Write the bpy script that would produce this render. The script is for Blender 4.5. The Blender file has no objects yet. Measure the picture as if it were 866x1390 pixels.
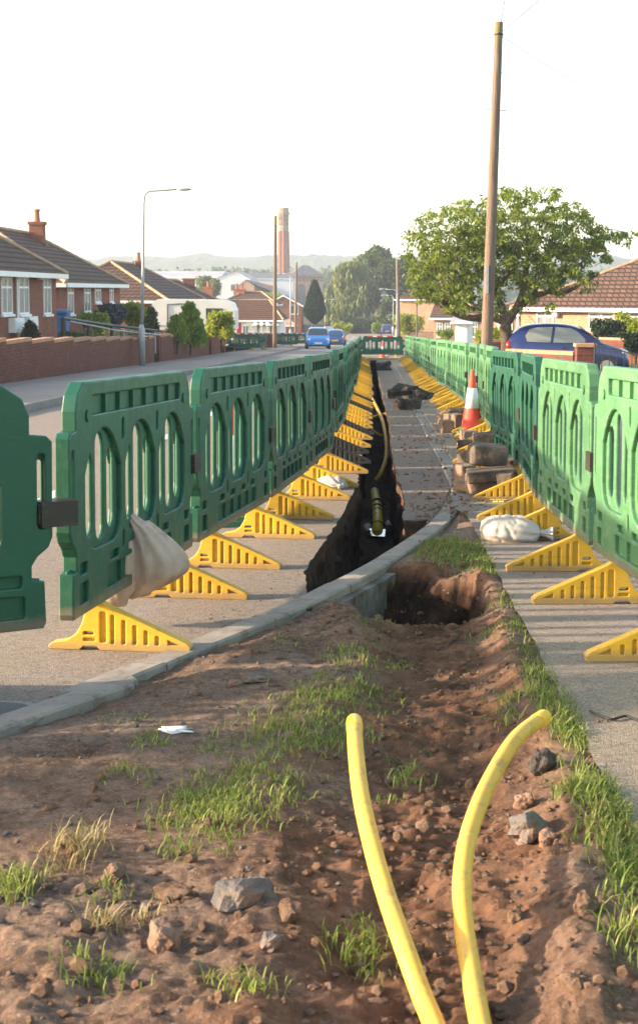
import bpy, bmesh, math, random
import numpy as np
from mathutils import Vector, Matrix, noise as mnoise
R = math.radians
rng = random.Random(7)
nrs = np.random.RandomState(11)
sc = bpy.context.scene
COL = sc.collection

# ------------------------------------------------------------------ camera
FPX = 2060.0
H0 = 1.17
PITCH = math.atan((650 - 395) / FPX)
YAW = math.atan(72 / (FPX / math.cos(PITCH)))
cam_d = bpy.data.cameras.new('camera')
cam = bpy.data.objects.new('camera', cam_d); COL.objects.link(cam)
cam.location = (0, 0, H0)
cam.rotation_euler = (R(90) - PITCH, 0, YAW)
cam_d.sensor_fit = 'VERTICAL'; cam_d.sensor_height = 24
cam_d.lens = 24 * FPX / 1390
cam_d.shift_y = -45 / 1390
cam_d.clip_start = 0.05; cam_d.clip_end = 6000
cam_d.dof.use_dof = True; cam_d.dof.focus_distance = 7.5; cam_d.dof.aperture_fstop = 9
sc.camera = cam
CR = cam.rotation_euler.to_matrix()

# ------------------------------------------------------------------ light
SUN_EL = 17.0
SUN_D = Vector((math.cos(R(SUN_EL)) * .992, math.cos(R(SUN_EL)) * .12, -math.sin(R(SUN_EL)))).normalized()
w = bpy.data.worlds.new('World'); sc.world = w; w.use_nodes = True
nt = w.node_tree
bg = nt.nodes['Background']
sky = nt.nodes.new('ShaderNodeTexSky'); sky.sky_type = 'NISHITA'; sky.sun_disc = False
sky.sun_elevation = R(SUN_EL); sky.sun_rotation = math.atan2(-SUN_D.x, -SUN_D.y)
sky.air_density = 1.0; sky.dust_density = 1.5; sky.ozone_density = 1.0
tint = nt.nodes.new('ShaderNodeMix'); tint.data_type = 'RGBA'; tint.blend_type = 'MULTIPLY'; tint.inputs[0].default_value = 1
tint.inputs[7].default_value = (1.0, .925, .83, 1)          # warm evening haze
nt.links.new(sky.outputs[0], tint.inputs[6]); nt.links.new(tint.outputs[2], bg.inputs[0]); bg.inputs[1].default_value = 0.15
sl = bpy.data.lights.new('sun', 'SUN'); sl.energy = 3.4; sl.angle = R(1.6); sl.color = (1.0, .80, .58)
so = bpy.data.objects.new('sun', sl); COL.objects.link(so)
so.rotation_euler = SUN_D.to_track_quat('-Z', 'Y').to_euler(); so.location = (-30, 0, 30)
vs = sc.view_settings; vs.view_transform = 'Standard'; vs.look = 'None'; vs.gamma = 1; vs.exposure = 2.1
sc.cycles.max_bounces = 6; sc.cycles.diffuse_bounces = 3; sc.cycles.volume_bounces = 0
sc.cycles.transparent_max_bounces = 8

# ------------------------------------------------------------------ terrain function and pixel-to-place helpers
GY = [-200, 130, 220, 420, 900, 1300, 3000]
GZ = [5.34, -3.471, -5.1, -8.6, -10, -6, 0]
def g(y): return float(np.interp(y, GY, GZ))
def ray(px, py): return (CR @ Vector((px - 433, -(py - 650), -FPX))).normalized()
def G(px, py, h=0.0):
    """point on the sloping ground (raised by h) seen at photo position px,py"""
    d = ray(px, py); s = -0.0267
    t = (h - H0) / (d.z - s * d.y)
    return Vector((0, 0, H0)) + d * t
def at(px, py, Y):
    d = ray(px, py); return Vector((0, 0, H0)) + d * (Y / d.y)
def gx(px, Y): return at(px, 500, Y).x
def zt(px, py, Y): return at(px, py, Y).z
def fb(x, y, s=1.0, o=4, z=0.0):
    return mnoise.fractal(Vector((x * s, y * s, z)), 0.8, 2.1, o)

# ------------------------------------------------------------------ materials
def nn(t, typ, **k):
    n = t.nodes.new(typ)
    for a, b in k.items(): setattr(n, a, b)
    return n
def ramp(t, fac, stops, interp='LINEAR'):
    r = nn(t, 'ShaderNodeValToRGB'); r.color_ramp.interpolation = interp
    el = r.color_ramp.elements
    while len(el) < len(stops): el.new(0.5)
    for e, (p, c) in zip(el, stops):
        e.position = p; e.color = (c, c, c, 1) if isinstance(c, (int, float)) else (*c, 1)
    t.links.new(fac, r.inputs[0]); return r.outputs[0]
def newmat(name, rough=.8, spec=.3, metal=0):
    m = bpy.data.materials.new(name); m.use_nodes = True
    b = m.node_tree.nodes['Principled BSDF']
    b.inputs['Roughness'].default_value = rough
    b.inputs['Specular IOR Level'].default_value = spec
    b.inputs['Metallic'].default_value = metal
    return m, m.node_tree, b
def coord(t, scale=(1, 1, 1), kind='Object'):
    c = nn(t, 'ShaderNodeTexCoord'); mp = nn(t, 'ShaderNodeMapping'); mp.inputs['Scale'].default_value = scale
    t.links.new(c.outputs[kind], mp.inputs[0]); return mp.outputs[0]
def noise(t, v, scale, detail=4, rough=.6, dist=0):
    n = nn(t, 'ShaderNodeTexNoise'); n.inputs['Scale'].default_value = scale; n.inputs['Detail'].default_value = detail
    n.inputs['Roughness'].default_value = rough; n.inputs['Distortion'].default_value = dist
    t.links.new(v, n.inputs['Vector']); return n.outputs['Fac']
def mix(t, fac, a, b, mode='MIX'):
    m = nn(t, 'ShaderNodeMix', data_type='RGBA', blend_type=mode)
    for sock, val in ((m.inputs[0], fac), (m.inputs[6], a), (m.inputs[7], b)):
        if isinstance(val, (int, float)): sock.default_value = val
        elif isinstance(val, tuple): sock.default_value = (*val, 1)
        else: t.links.new(val, sock)
    return m.outputs[2]
def bump(t, b, h, strength=.5, dist=.01, prev=None):
    n = nn(t, 'ShaderNodeBump'); n.inputs['Strength'].default_value = strength; n.inputs['Distance'].default_value = dist
    t.links.new(h, n.inputs['Height'])
    if prev is not None: t.links.new(prev, n.inputs['Normal'])
    t.links.new(n.outputs[0], b.inputs['Normal']); return n.outputs[0]
def rnd(t):
    return nn(t, 'ShaderNodeObjectInfo').outputs['Random']
def mottled(name, c1, c2, scale=8, rough=.7, spec=.3, bstr=.3, bdist=.005, bscale=None, metal=0, kind='Object', dirt=None, vary=0):
    m, t, b = newmat(name, rough, spec, metal)
    v = coord(t, kind=kind)
    f = noise(t, v, scale, 5)
    col = ramp(t, f, [(.3, c1), (.7, c2)])
    if dirt:
        f2 = noise(t, v, dirt[1], 6, .7)
        col = mix(t, ramp(t, f2, [(dirt[2], 0.0), (dirt[2] + .15, dirt[3])]), col, dirt[0])
    if vary:
        h = nn(t, 'ShaderNodeHueSaturation'); mr = nn(t, 'ShaderNodeMapRange')
        t.links.new(rnd(t), mr.inputs[0]); mr.inputs[3].default_value = 1 - vary; mr.inputs[4].default_value = 1 + vary
        t.links.new(mr.outputs[0], h.inputs['Value']); t.links.new(col, h.inputs['Color']); col = h.outputs[0]
    t.links.new(col, b.inputs['Base Color'])
    if bstr: bump(t, b, noise(t, v, bscale or scale * 6, 4), bstr, bdist)
    return m
def masonry(name, c1, c2, mortar, bw=.225, bh=.075, ms=.01, rough=.9, bstr=.4, ramp_noise=.5):
    m, t, b = newmat(name, rough, .15)
    c = nn(t, 'ShaderNodeTexCoord'); s = nn(t, 'ShaderNodeSeparateXYZ'); t.links.new(c.outputs['Object'], s.inputs[0])
    ad = nn(t, 'ShaderNodeMath', operation='ADD'); t.links.new(s.outputs[0], ad.inputs[0]); t.links.new(s.outputs[1], ad.inputs[1])
    cb = nn(t, 'ShaderNodeCombineXYZ'); t.links.new(ad.outputs[0], cb.inputs[0]); t.links.new(s.outputs[2], cb.inputs[1])
    br = nn(t, 'ShaderNodeTexBrick'); t.links.new(cb.outputs[0], br.inputs['Vector'])
    br.inputs['Scale'].default_value = 1; br.inputs['Brick Width'].default_value = bw; br.inputs['Row Height'].default_value = bh
    br.inputs['Mortar Size'].default_value = ms; br.inputs['Mortar Smooth'].default_value = .3
    br.inputs['Color1'].default_value = (*c1, 1); br.inputs['Color2'].default_value = (*c2, 1); br.inputs['Mortar'].default_value = (*mortar, 1)
    f = noise(t, c.outputs['Object'], 1.3, 5, .65)
    col = mix(t, ramp(t, f, [(.35, 0.0), (.75, ramp_noise)]), br.outputs[0], tuple(x * .45 for x in c1))
    t.links.new(col, b.inputs['Base Color'])
    inv = nn(t, 'ShaderNodeMath', operation='SUBTRACT'); inv.inputs[0].default_value = 1; t.links.new(br.outputs['Fac'], inv.inputs[1])
    bump(t, b, inv.outputs[0], bstr, .012)
    return m

M = {}
def asphalt(name, base, stone, dark, patch, sp=230, warm=(.26, .19, .14)):
    m, t, b = newmat(name, .85, .25)
    v = coord(t)
    big = noise(t, v, .45, 6, .6)
    col = ramp(t, big, [(.3, base), (.7, patch)])
    vo = nn(t, 'ShaderNodeTexVoronoi'); vo.inputs['Scale'].default_value = sp; t.links.new(v, vo.inputs['Vector'])
    sep = nn(t, 'ShaderNodeSeparateColor'); t.links.new(vo.outputs['Color'], sep.inputs[0])
    col = mix(t, ramp(t, sep.outputs[0], [(.35, 0.0), (.9, .8)]), col, stone)
    col = mix(t, ramp(t, sep.outputs[1], [(.65, 0.0), (.9, .75)]), col, dark)
    med = noise(t, v, 6, 6, .7, .4)
    col = mix(t, ramp(t, med, [(.52, 0.0), (.72, .55)]), col, warm)
    fn = noise(t, v, 22, 4, .7)
    col = mix(t, ramp(t, fn, [(.3, .5), (.5, 0.0)]), col, dark)
    t.links.new(col, b.inputs['Base Color'])
    nb = bump(t, b, vo.outputs['Distance'], .9, .006)
    bump(t, b, noise(t, v, 14, 5), .4, .01, nb)
    return m
M['road'] = asphalt('road_asphalt', (.215, .175, .145), (.38, .31, .25), (.085, .07, .06), (.28, .225, .185))
M['slab'] = asphalt('trench_side_asphalt', (.22, .18, .15), (.33, .27, .22), (.11, .09, .075), (.31, .235, .175), 300, (.42, .24, .145))
M['path'] = asphalt('footpath_asphalt', (.24, .195, .162), (.42, .34, .275), (.10, .082, .07), (.31, .25, .205), 260)
M['farroad'] = mottled('far_asphalt', (.18, .152, .128), (.27, .228, .19), .5, .85, .3, .3, .01, 40)
M['pave'] = mottled('pavement_asphalt', (.20, .165, .135), (.28, .23, .19), .8, .9, .2, .3, .01, 30)
M['paint'] = mottled('road_paint', (.55, .53, .5), (.75, .73, .7), 10, .7, .3, .3, .003, 90)
M['ypaint'] = mottled('yellow_spray_paint', (.75, .6, .08), (.85, .7, .1), 10, .7)

def soilmat(name, dark=(.10, .056, .036), mid=(.25, .158, .108), light=(.40, .27, .19), s=1.0):
    m, t, b = newmat(name, .95, .12)
    v = coord(t)
    col = ramp(t, noise(t, v, 3.2 * s, 8, .72, .3), [(.28, dark), (.46, mid), (.68, light)])
    col = mix(t, ramp(t, noise(t, v, .9, 5, .6), [(.42, 0.0), (.62, .75)]), col, (.29, .225, .175))
    col = mix(t, ramp(t, noise(t, v, 1.7, 6, .65), [(.54, 0.0), (.70, .6)]), col, (.32, .15, .085))
    col = mix(t, ramp(t, noise(t, v, 26 * s, 6, .75), [(.35, .7), (.55, 0.0)]), col, dark)
    col = mix(t, ramp(t, noise(t, v, 90 * s, 3, .6), [(.56, 0.0), (.72, .6)]), col, tuple(min(1, x * 1.5) for x in light))
    t.links.new(col, b.inputs['Base Color'])
    nb = bump(t, b, noise(t, v, 38 * s, 8, .8), 1.0, .02)
    bump(t, b, noise(t, v, 160 * s, 4, .8), .8, .006, nb)
    fa = nn(t, 'ShaderNodeAttribute', attribute_name='backfill')
    col = mix(t, fa.outputs['Fac'], col, mix(t, ramp(t, noise(t, v, 7, 7, .75), [(.35, 0.0), (.62, 1.0)]), (.11, .05, .028), (.36, .18, .10)))
    a = nn(t, 'ShaderNodeAttribute', attribute_name='low_dark')
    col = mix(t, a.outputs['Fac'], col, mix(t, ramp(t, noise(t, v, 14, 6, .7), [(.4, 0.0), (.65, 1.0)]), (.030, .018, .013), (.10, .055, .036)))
    t.links.new(col, b.inputs['Base Color'])
    return m
M['soil'] = soilmat('red_brown_soil')
M['clod'] = soilmat('soil_clod', (.12, .068, .045), (.27, .16, .105), (.40, .26, .17), 2.0)

def trenchmat():
    m, t, b = newmat('trench_side_soil', .9, .2)
    v = coord(t)
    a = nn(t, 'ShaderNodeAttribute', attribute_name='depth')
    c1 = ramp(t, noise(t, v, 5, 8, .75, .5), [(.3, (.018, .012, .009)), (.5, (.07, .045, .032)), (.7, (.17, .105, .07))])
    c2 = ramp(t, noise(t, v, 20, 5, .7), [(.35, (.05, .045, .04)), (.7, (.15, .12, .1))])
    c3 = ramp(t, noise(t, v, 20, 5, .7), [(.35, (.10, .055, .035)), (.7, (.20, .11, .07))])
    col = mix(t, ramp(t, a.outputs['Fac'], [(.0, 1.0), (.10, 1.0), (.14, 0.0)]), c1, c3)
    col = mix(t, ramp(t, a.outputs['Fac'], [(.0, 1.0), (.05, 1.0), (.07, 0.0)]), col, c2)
    t.links.new(col, b.inputs['Base Color'])
    bump(t, b, noise(t, v, 25, 8, .8), 1.0, .03)
    return m
M['trench'] = trenchmat()
M['kerb'] = mottled('kerb_concrete', (.21, .185, .16), (.32, .28, .24), 5, .9, .2, .6, .004, 120, dirt=((.10, .075, .055), 9, .52, .6))
M['haunch'] = mottled('kerb_backing_concrete', (.13, .12, .11), (.26, .24, .22), 4, .9, .2, .7, .01, 30, dirt=((.07, .045, .03), 3, .45, .8))
def plastic(name, c, c2, rough=.38, dust=(.30, .33, .27), dusta=.5, vary=.12, mud=0):
    m, t, b = newmat(name, rough, .5)
    v = coord(t)
    col = ramp(t, noise(t, v, 2.2, 5, .6), [(.3, c), (.7, c2)])
    col = mix(t, ramp(t, noise(t, coord(t, (3, 3, 9)), 4, 8, .8), [(.52, 0.0), (.72, dusta)]), col, dust)
    sx = noise(t, coord(t, (30, 30, 2.5)), 3, 5, .7)
    col = mix(t, ramp(t, sx, [(.62, 0.0), (.74, .45)]), col, tuple(x * .7 for x in dust))
    sc_ = noise(t, coord(t, (5, 60, 60)), 1.4, 6, .75)            # long thin scratches
    col = mix(t, ramp(t, sc_, [(.66, 0.0), (.70, .4)]), col, dust)
    if mud:                                                       # splashed mud, thicker near the foot of the piece
        c_ = nn(t, 'ShaderNodeTexCoord'); sp = nn(t, 'ShaderNodeSeparateXYZ'); t.links.new(c_.outputs['Object'], sp.inputs[0])
        md = nn(t, 'ShaderNodeMath', operation='MULTIPLY_ADD'); t.links.new(sp.outputs[2], md.inputs[0]); md.inputs[1].default_value = -1 / mud; md.inputs[2].default_value = .62
        ad = nn(t, 'ShaderNodeMath', operation='ADD'); t.links.new(md.outputs[0], ad.inputs[0]); t.links.new(noise(t, v, 11, 7, .8), ad.inputs[1])
        col = mix(t, ramp(t, ad.outputs[0], [(.62, 0.0), (.9, .6)]), col, (.20, .14, .10))
    h = nn(t, 'ShaderNodeHueSaturation'); mr = nn(t, 'ShaderNodeMapRange')
    t.links.new(rnd(t), mr.inputs[0]); mr.inputs[3].default_value = 1 - vary; mr.inputs[4].default_value = 1 + vary
    t.links.new(mr.outputs[0], h.inputs['Value']); t.links.new(col, h.inputs['Color'])
    t.links.new(h.outputs[0], b.inputs['Base Color'])
    rr = ramp(t, noise(t, v, 9, 5, .7), [(.3, rough), (.7, rough + .25)]); t.links.new(rr, b.inputs['Roughness'])
    bump(t, b, noise(t, v, 60, 4), .15, .004)
    return m
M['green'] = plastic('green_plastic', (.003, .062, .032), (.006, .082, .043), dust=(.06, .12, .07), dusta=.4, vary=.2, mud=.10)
M['green2'] = plastic('sunlit_tone_green_plastic', (.05, .165, .068), (.09, .225, .10), dust=(.30, .34, .23), dusta=.55, vary=.2, mud=.10)  # paler copy of the green: sunlight on the right row put into the colour
M['yellow'] = plastic('yellow_rubber', (.58, .32, .014), (.70, .41, .022), .5, (.20, .13, .06), .75, .18, .09)
M['blackfoot'] = plastic('black_rubber', (.02, .02, .02), (.035, .035, .035), .6, (.12, .1, .08), .6)
M['link'] = plastic('dark_brown_plastic', (.02, .015, .013), (.035, .028, .025), .4, (.12, .09, .07), .5)
M['pipe'] = plastic('yellow_gas_pipe_plastic', (.60, .325, .035), (.66, .385, .055), .45, (.24, .14, .07), .95)
M['mainpipe'] = plastic('bright_yellow_main_plastic', (.78, .55, .05), (.85, .62, .08), .35, (.4, .28, .12), .5)
M['tape'] = plastic('orange_yellow_tape', (.85, .42, .01), (.9, .5, .02), .3, (.5, .35, .1), .2)
M['orange'] = plastic('orange_cone_plastic', (.75, .065, .03), (.85, .09, .04), .5, (.35, .2, .14), .35)
M['whitesleeve'] = mottled('white_cone_sleeve', (.6, .6, .62), (.75, .75, .76), 14, .4, .4, .1, dirt=((.4, .36, .33), 8, .5, .5))
M['conebase'] = plastic('green_rubber_base', (.05, .14, .08), (.08, .2, .11), .6)
M['red'] = mottled('red_reflective', (.65, .04, .03), (.72, .06, .04), 20, .4)
M['whitep'] = mottled('white_paint', (.66, .64, .60), (.8, .78, .74), 3, .5, .4, .1)
M['bag'] = mottled('woven_sand_bag', (.40, .29, .22), (.58, .45, .35), 7, .9, .15, .8, .004, 160, dirt=((.2, .13, .09), 5, .5, .6))
M['whitebag'] = mottled('white_woven_bag', (.38, .35, .31), (.52, .48, .43), 6, .85, .25, .5, .004, 120, dirt=((.35, .27, .2), 6, .55, .6))
M['blacksheet'] = mottled('black_plastic_sheet', (.015, .015, .015), (.03, .03, .03), 6, .35, .5, .3)
M['block'] = mottled('dark_gritstone', (.06, .048, .04), (.16, .125, .10), 7, .9, .2, .9, .012, 35, dirt=((.25, .17, .11), 9, .5, .6), vary=.35)
M['blocktan'] = mottled('tan_gritstone', (.18, .13, .095), (.30, .22, .16), 8, .9, .2, .8, .01, 35, dirt=((.09, .06, .045), 9, .52, .6))
M['bitumen'] = mottled('broken_asphalt', (.03, .025, .022), (.09, .075, .065), 12, .85, .3, 1, .015, 50)
M['stone'] = mottled('grey_pebble_stone', (.09, .085, .08), (.19, .17, .155), 12, .85, .2, .9, .012, 45, dirt=((.2, .12, .08), 10, .46, .75), vary=.2)
M['stonebrown'] = mottled('brown_pebble_stone', (.17, .105, .075), (.28, .18, .13), 12, .9, .15, .9, .012, 45, dirt=((.13, .07, .045), 10, .46, .75), vary=.2)
M['galv'] = mottled('galvanised_steel', (.30, .31, .32), (.42, .43, .44), 6, .5, .5, .1, metal=.3)
M['darkiron'] = mottled('black_painted_iron', (.015, .015, .015), (.03, .03, .03), 12, .5, .4)
M['wire'] = mottled('cable_black', (.02, .02, .02), (.04, .04, .04), 5, .6, .3, 0)
def polemat():
    m, t, b = newmat('weathered_pole_wood', .9, .15)
    v = coord(t, (14, 14, .5))
    col = ramp(t, noise(t, v, 3, 6, .7), [(.3, (.07, .05, .04)), (.5, (.16, .118, .09)), (.72, (.25, .19, .145))])
    c = nn(t, 'ShaderNodeTexCoord'); s = nn(t, 'ShaderNodeSeparateXYZ'); t.links.new(c.outputs['Generated'], s.inputs[0])
    col = mix(t, ramp(t, s.outputs[2], [(.93, 0.0), (.985, .7)]), col, (.17, .16, .04))
    t.links.new(col, b.inputs['Base Color']); bump(t, b, noise(t, v, 6, 5), .6, .01); return m
M['pole'] = polemat()
M['bark'] = mottled('tree_bark', (.05, .036, .026), (.15, .11, .08), 9, .95, .1, .9, .02, 25)
M['brickwall'] = masonry('garden_wall_brick', (.20, .058, .038), (.12, .038, .028), (.13, .09, .07))
M['coping'] = mottled('brick_on_edge_coping', (.34, .17, .10), (.48, .28, .17), 8, .9, .15, .5, .01, 30)
M['brick'] = masonry('house_brick_red', (.31, .10, .062), (.22, .072, .046), (.22, .15, .11))
M['brickwarm'] = masonry('house_brick_orange', (.50, .26, .15), (.42, .20, .11), (.45, .36, .28))
M['towerbrick'] = masonry('chimney_brick', (.29, .105, .06), (.20, .075, .045), (.2, .12, .08), .6, .3, .02)
M['palebrick'] = masonry('pale_brick_bands', (.30, .24, .165), (.20, .155, .11), (.15, .12, .09), .6, .3, .03)
M['tiles'] = masonry('brown_roof_tiles', (.17, .092, .060), (.12, .064, .043), (.035, .024, .018), .30, .17, .035, .85, 1.0, .4)
M['tilesred'] = masonry('reddish_roof_tiles', (.17, .10, .075), (.12, .07, .055), (.035, .025, .02), .30, .17, .035, .85, 1.0, .4)
M['slate'] = masonry('grey_slate', (.13, .125, .135), (.10, .095, .105), (.05, .05, .055), .4, .25, .02, .6, .5, .3)
M['ridge'] = mottled('ridge_tiles', (.30, .19, .12), (.46, .31, .20), 4, .9, .2, .4)
M['pot'] = mottled('terracotta', (.30, .10, .06), (.38, .14, .085), 5, .8)
M['upvc'] = mottled('white_frame', (.72, .72, .70), (.82, .82, .80), 5, .4, .5, 0)
M['indwall'] = mottled('white_cladding', (.5, .5, .52), (.66, .66, .68), .3, .6, .3, 0)
M['greyroof'] = mottled('grey_sheet_roof', (.26, .25, .26), (.38, .37, .38), .2, .6, .3, 0)
M['board'] = mottled('dark_boarding', (.06, .045, .035), (.11, .085, .065), 3, .9, .1, .4)
m, t, b = newmat('window_glass', .08, .6); b.inputs['Base Color'].default_value = (.06, .065, .07, 1); M['glass'] = m
m, t, b = newmat('net_curtain_glass', .15, .5)
t.links.new(ramp(t, noise(t, coord(t, (6, 6, .5)), 3, 4), [(.35, (.13, .125, .115)), (.65, (.30, .28, .25))]), b.inputs['Base Color']); M['curtain'] = m
def carpaint(name, c):
    m, t, b = newmat(name, .35, .4, .1)
    b.inputs['Base Color'].default_value = (*c, 1); b.inputs['Coat Weight'].default_value = .8; b.inputs['Coat Roughness'].default_value = .05
    return m
M['navy'] = carpaint('navy_car_paint', (.012, .024, .12))
m, t, b = newmat('car_side_glass', .12, .6); b.inputs['Base Color'].default_value = (.22, .23, .21, 1); M['carglass'] = m
M['bright'] = carpaint('bright_blue_car_paint', (.010, .19, .50))
M['midblue'] = carpaint('mid_blue_car_paint', (.01, .06, .20))
M['tyre'] = mottled('tyre_rubber', (.015, .015, .015), (.03, .03, .03), 20, .8)
M['rim'] = mottled('wheel_rim', (.4, .4, .42), (.5, .5, .52), 5, .3, .5, 0, metal=.8)
M['trim'] = mottled('black_trim', (.015, .015, .015), (.025, .025, .025), 5, .5)
m, t, b = newmat('headlamp_glass', .1, .8); b.inputs['Base Color'].default_value = (.7, .72, .75, 1); M['lamp'] = m
m, t, b = newmat('tail_lamp', .2, .6); b.inputs['Base Color'].default_value = (.5, .02, .015, 1); M['tail'] = m
M['caravan'] = mottled('caravan_white', (.6, .58, .54), (.72, .70, .66), 1, .4, .4, 0)
M['bin'] = mottled('blue_bin', (.02, .09, .28), (.03, .12, .33), 5, .5)
m, t, b = newmat('puddle_water', .03, .8); b.inputs['Base Color'].default_value = (.05, .045, .035, 1); M['water'] = m
def leafmat(name, c1, c2, c3, trans=.35, scale=1.2):
    m, t, b = newmat(name, .6, .25)
    v = coord(t)
    gm = nn(t, 'ShaderNodeNewGeometry')
    col = ramp(t, gm.outputs['Random Per Island'], [(0.0, c1), (.55, c2), (1.0, c3)])
    f = noise(t, v, scale, 3)
    col = mix(t, ramp(t, f, [(.35, .45), (.65, 0.0)]), col, c1)
    t.links.new(col, b.inputs['Base Color'])
    tr = nn(t, 'ShaderNodeBsdfTranslucent'); t.links.new(col, tr.inputs[0])
    ms = nn(t, 'ShaderNodeMixShader'); ms.inputs[0].default_value = trans
    t.links.new(b.outputs[0], ms.inputs[1]); t.links.new(tr.outputs[0], ms.inputs[2])
    t.links.new(ms.outputs[0], t.nodes['Material Output'].inputs[0])
    return m
M['cherry'] = leafmat('cherry_leaves', (.07, .12, .015), (.20, .26, .035), (.38, .38, .10), .5)
M['willow'] = leafmat('willow_leaves', (.10, .13, .035), (.17, .20, .055), (.24, .26, .10), scale=.4)
M['broad'] = leafmat('broad_leaves', (.05, .085, .025), (.085, .13, .04), (.13, .17, .06), scale=.4)
M['darkleaf'] = leafmat('dark_leaves', (.015, .03, .012), (.025, .045, .018), (.04, .06, .025), .2, .5)
M['conifer'] = leafmat('conifer_green', (.12, .20, .02), (.23, .33, .035), (.34, .42, .08), .5)
M['yellowhedge'] = leafmat('golden_hedge', (.18, .24, .02), (.34, .38, .04), (.46, .46, .08), .5)
M['bluebush'] = leafmat('blue_grey_bush', (.035, .045, .06), (.06, .075, .10), (.09, .10, .13), .2)
M['cypress'] = leafmat('dark_cypress', (.010, .028, .014), (.018, .042, .02), (.03, .06, .028), .15, .8)
M['grass'] = leafmat('grass_blades', (.11, .16, .03), (.23, .29, .06), (.42, .42, .15), .4, 5)
M['drygrass'] = leafmat('dry_grass', (.20, .16, .07), (.32, .26, .12), (.42, .36, .2), .3, 5)
M['gardenground'] = mottled('garden_ground', (.05, .075, .02), (.13, .12, .05), 1.5, .95, .1, .8, .03, 12)
M['field'] = mottled('field_ground', (.05, .06, .028), (.10, .10, .045), .03, .95, .1, 0)
M['hill'] = mottled('wooded_hill', (.025, .04, .022), (.085, .10, .045), .012, .95, .05, .8, 4, .15)

# ------------------------------------------------------------------ mesh helpers
class MB:
    def __init__(s): s.v = []; s.f = []
    def add(s, vs_, fs):
        n = len(s.v); s.v += [tuple(v) for v in vs_]; s.f += [tuple(i + n for i in f) for f in fs]; return s
    def box(s, x0, x1, y0, y1, z0, z1, mt=None):
        vs_ = [(x, y, z) for z in (z0, z1) for (x, y) in ((x0, y0), (x1, y0), (x1, y1), (x0, y1))]
        if mt is not None: vs_ = [mt @ Vector(v) for v in vs_]
        return s.add(vs_, [(0, 3, 2, 1), (4, 5, 6, 7), (0, 1, 5, 4), (1, 2, 6, 5), (2, 3, 7, 6), (3, 0, 4, 7)])
    def tube(s, pts, rad, n=8, cap=True):
        pts = [Vector(p) for p in pts]; m_ = len(pts)
        if not hasattr(rad, '__len__'): rad = [rad] * m_
        rings = []; up = None
        for i, p in enumerate(pts):
            d = (pts[min(i + 1, m_ - 1)] - pts[max(i - 1, 0)]).normalized()
            if up is None: up = Vector((0, 0, 1)) if abs(d.z) < .9 else Vector((1, 0, 0))
            a = d.cross(up).normalized(); b_ = a.cross(d).normalized(); up = b_
            rings.append([p + (a * math.cos(2 * math.pi * k / n) + b_ * math.sin(2 * math.pi * k / n)) * rad[i] for k in range(n)])
        vs_ = [v for r in rings for v in r]; fs = []
        for i in range(m_ - 1):
            for k in range(n):
                fs.append((i * n + k, i * n + (k + 1) % n, (i + 1) * n + (k + 1) % n, (i + 1) * n + k))
        if cap: fs += [tuple(range(n))[::-1], tuple((m_ - 1) * n + k for k in range(n))]
        return s.add(vs_, fs)
    def lathe(s, prof, n=16, c=(0, 0, 0), square=False):
        vs_ = []
        for r, z in prof:
            for k in range(n):
                a = 2 * math.pi * (k + .5) / n; vs_.append((c[0] + r * math.cos(a), c[1] + r * math.sin(a), c[2] + z))
        fs = []
        for i in range(len(prof) - 1):
            for k in range(n): fs.append((i * n + k, i * n + (k + 1) % n, (i + 1) * n + (k + 1) % n, (i + 1) * n + k))
        fs += [tuple(range(n))[::-1], tuple((len(prof) - 1) * n + k for k in range(n))]
        return s.add(vs_, fs)
    def blob(s, c, r, seed=0, sub=2, amp=.25, mt=None, freq=1.3, box=0):
        bm = bmesh.new(); bmesh.ops.create_icosphere(bm, subdivisions=sub, radius=1)
        r = Vector(r) if hasattr(r, '__len__') else Vector((r, r, r)); vs_ = []
        for v in bm.verts:
            p = v.co.copy()
            if box:
                q = Vector([math.copysign(abs(t_) ** (1 - box), t_) for t_ in p]); p = q
            k = 1 + amp * mnoise.noise(p * freq + Vector((seed * 7.3, seed * 3.1, seed)))
            p = Vector((p.x * r.x, p.y * r.y, p.z * r.z)) * k
            if mt is not None: p = mt @ p
            vs_.append(p + Vector(c))
        fs = [tuple(v.index for v in f.verts) for f in bm.faces]; bm.free()
        return s.add(vs_, fs)
    def build(s, name, mat, parent=None, smooth=False, loc=None):
        me = bpy.data.meshes.new(name); me.from_pydata(s.v, [], s.f); me.materials.append(mat)
        if smooth: me.shade_smooth()
        me.update()
        o = bpy.data.objects.new(name, me); COL.objects.link(o)
        if parent is not None: o.parent = parent
        if loc is not None: o.location = loc
        return o
def tag(o, label=None, cat=None, group=None, kind=None):
    if label: o['label'] = label
    if cat: o['category'] = cat
    if group: o['group'] = group
    if kind: o['kind'] = kind
    return o
def empty(name, loc, rz=0, label=None, cat=None, group=None, kind=None):
    o = bpy.data.objects.new(name, None); COL.objects.link(o); o.location = loc; o.rotation_euler = (0, 0, rz)
    o.empty_display_size = .1
    return tag(o, label, cat, group, kind)
def copy_tree(o, parent=None):
    c = o.copy(); COL.objects.link(c); c.parent = parent
    for ch in list(o.children): copy_tree(ch, c)
    return c
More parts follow.
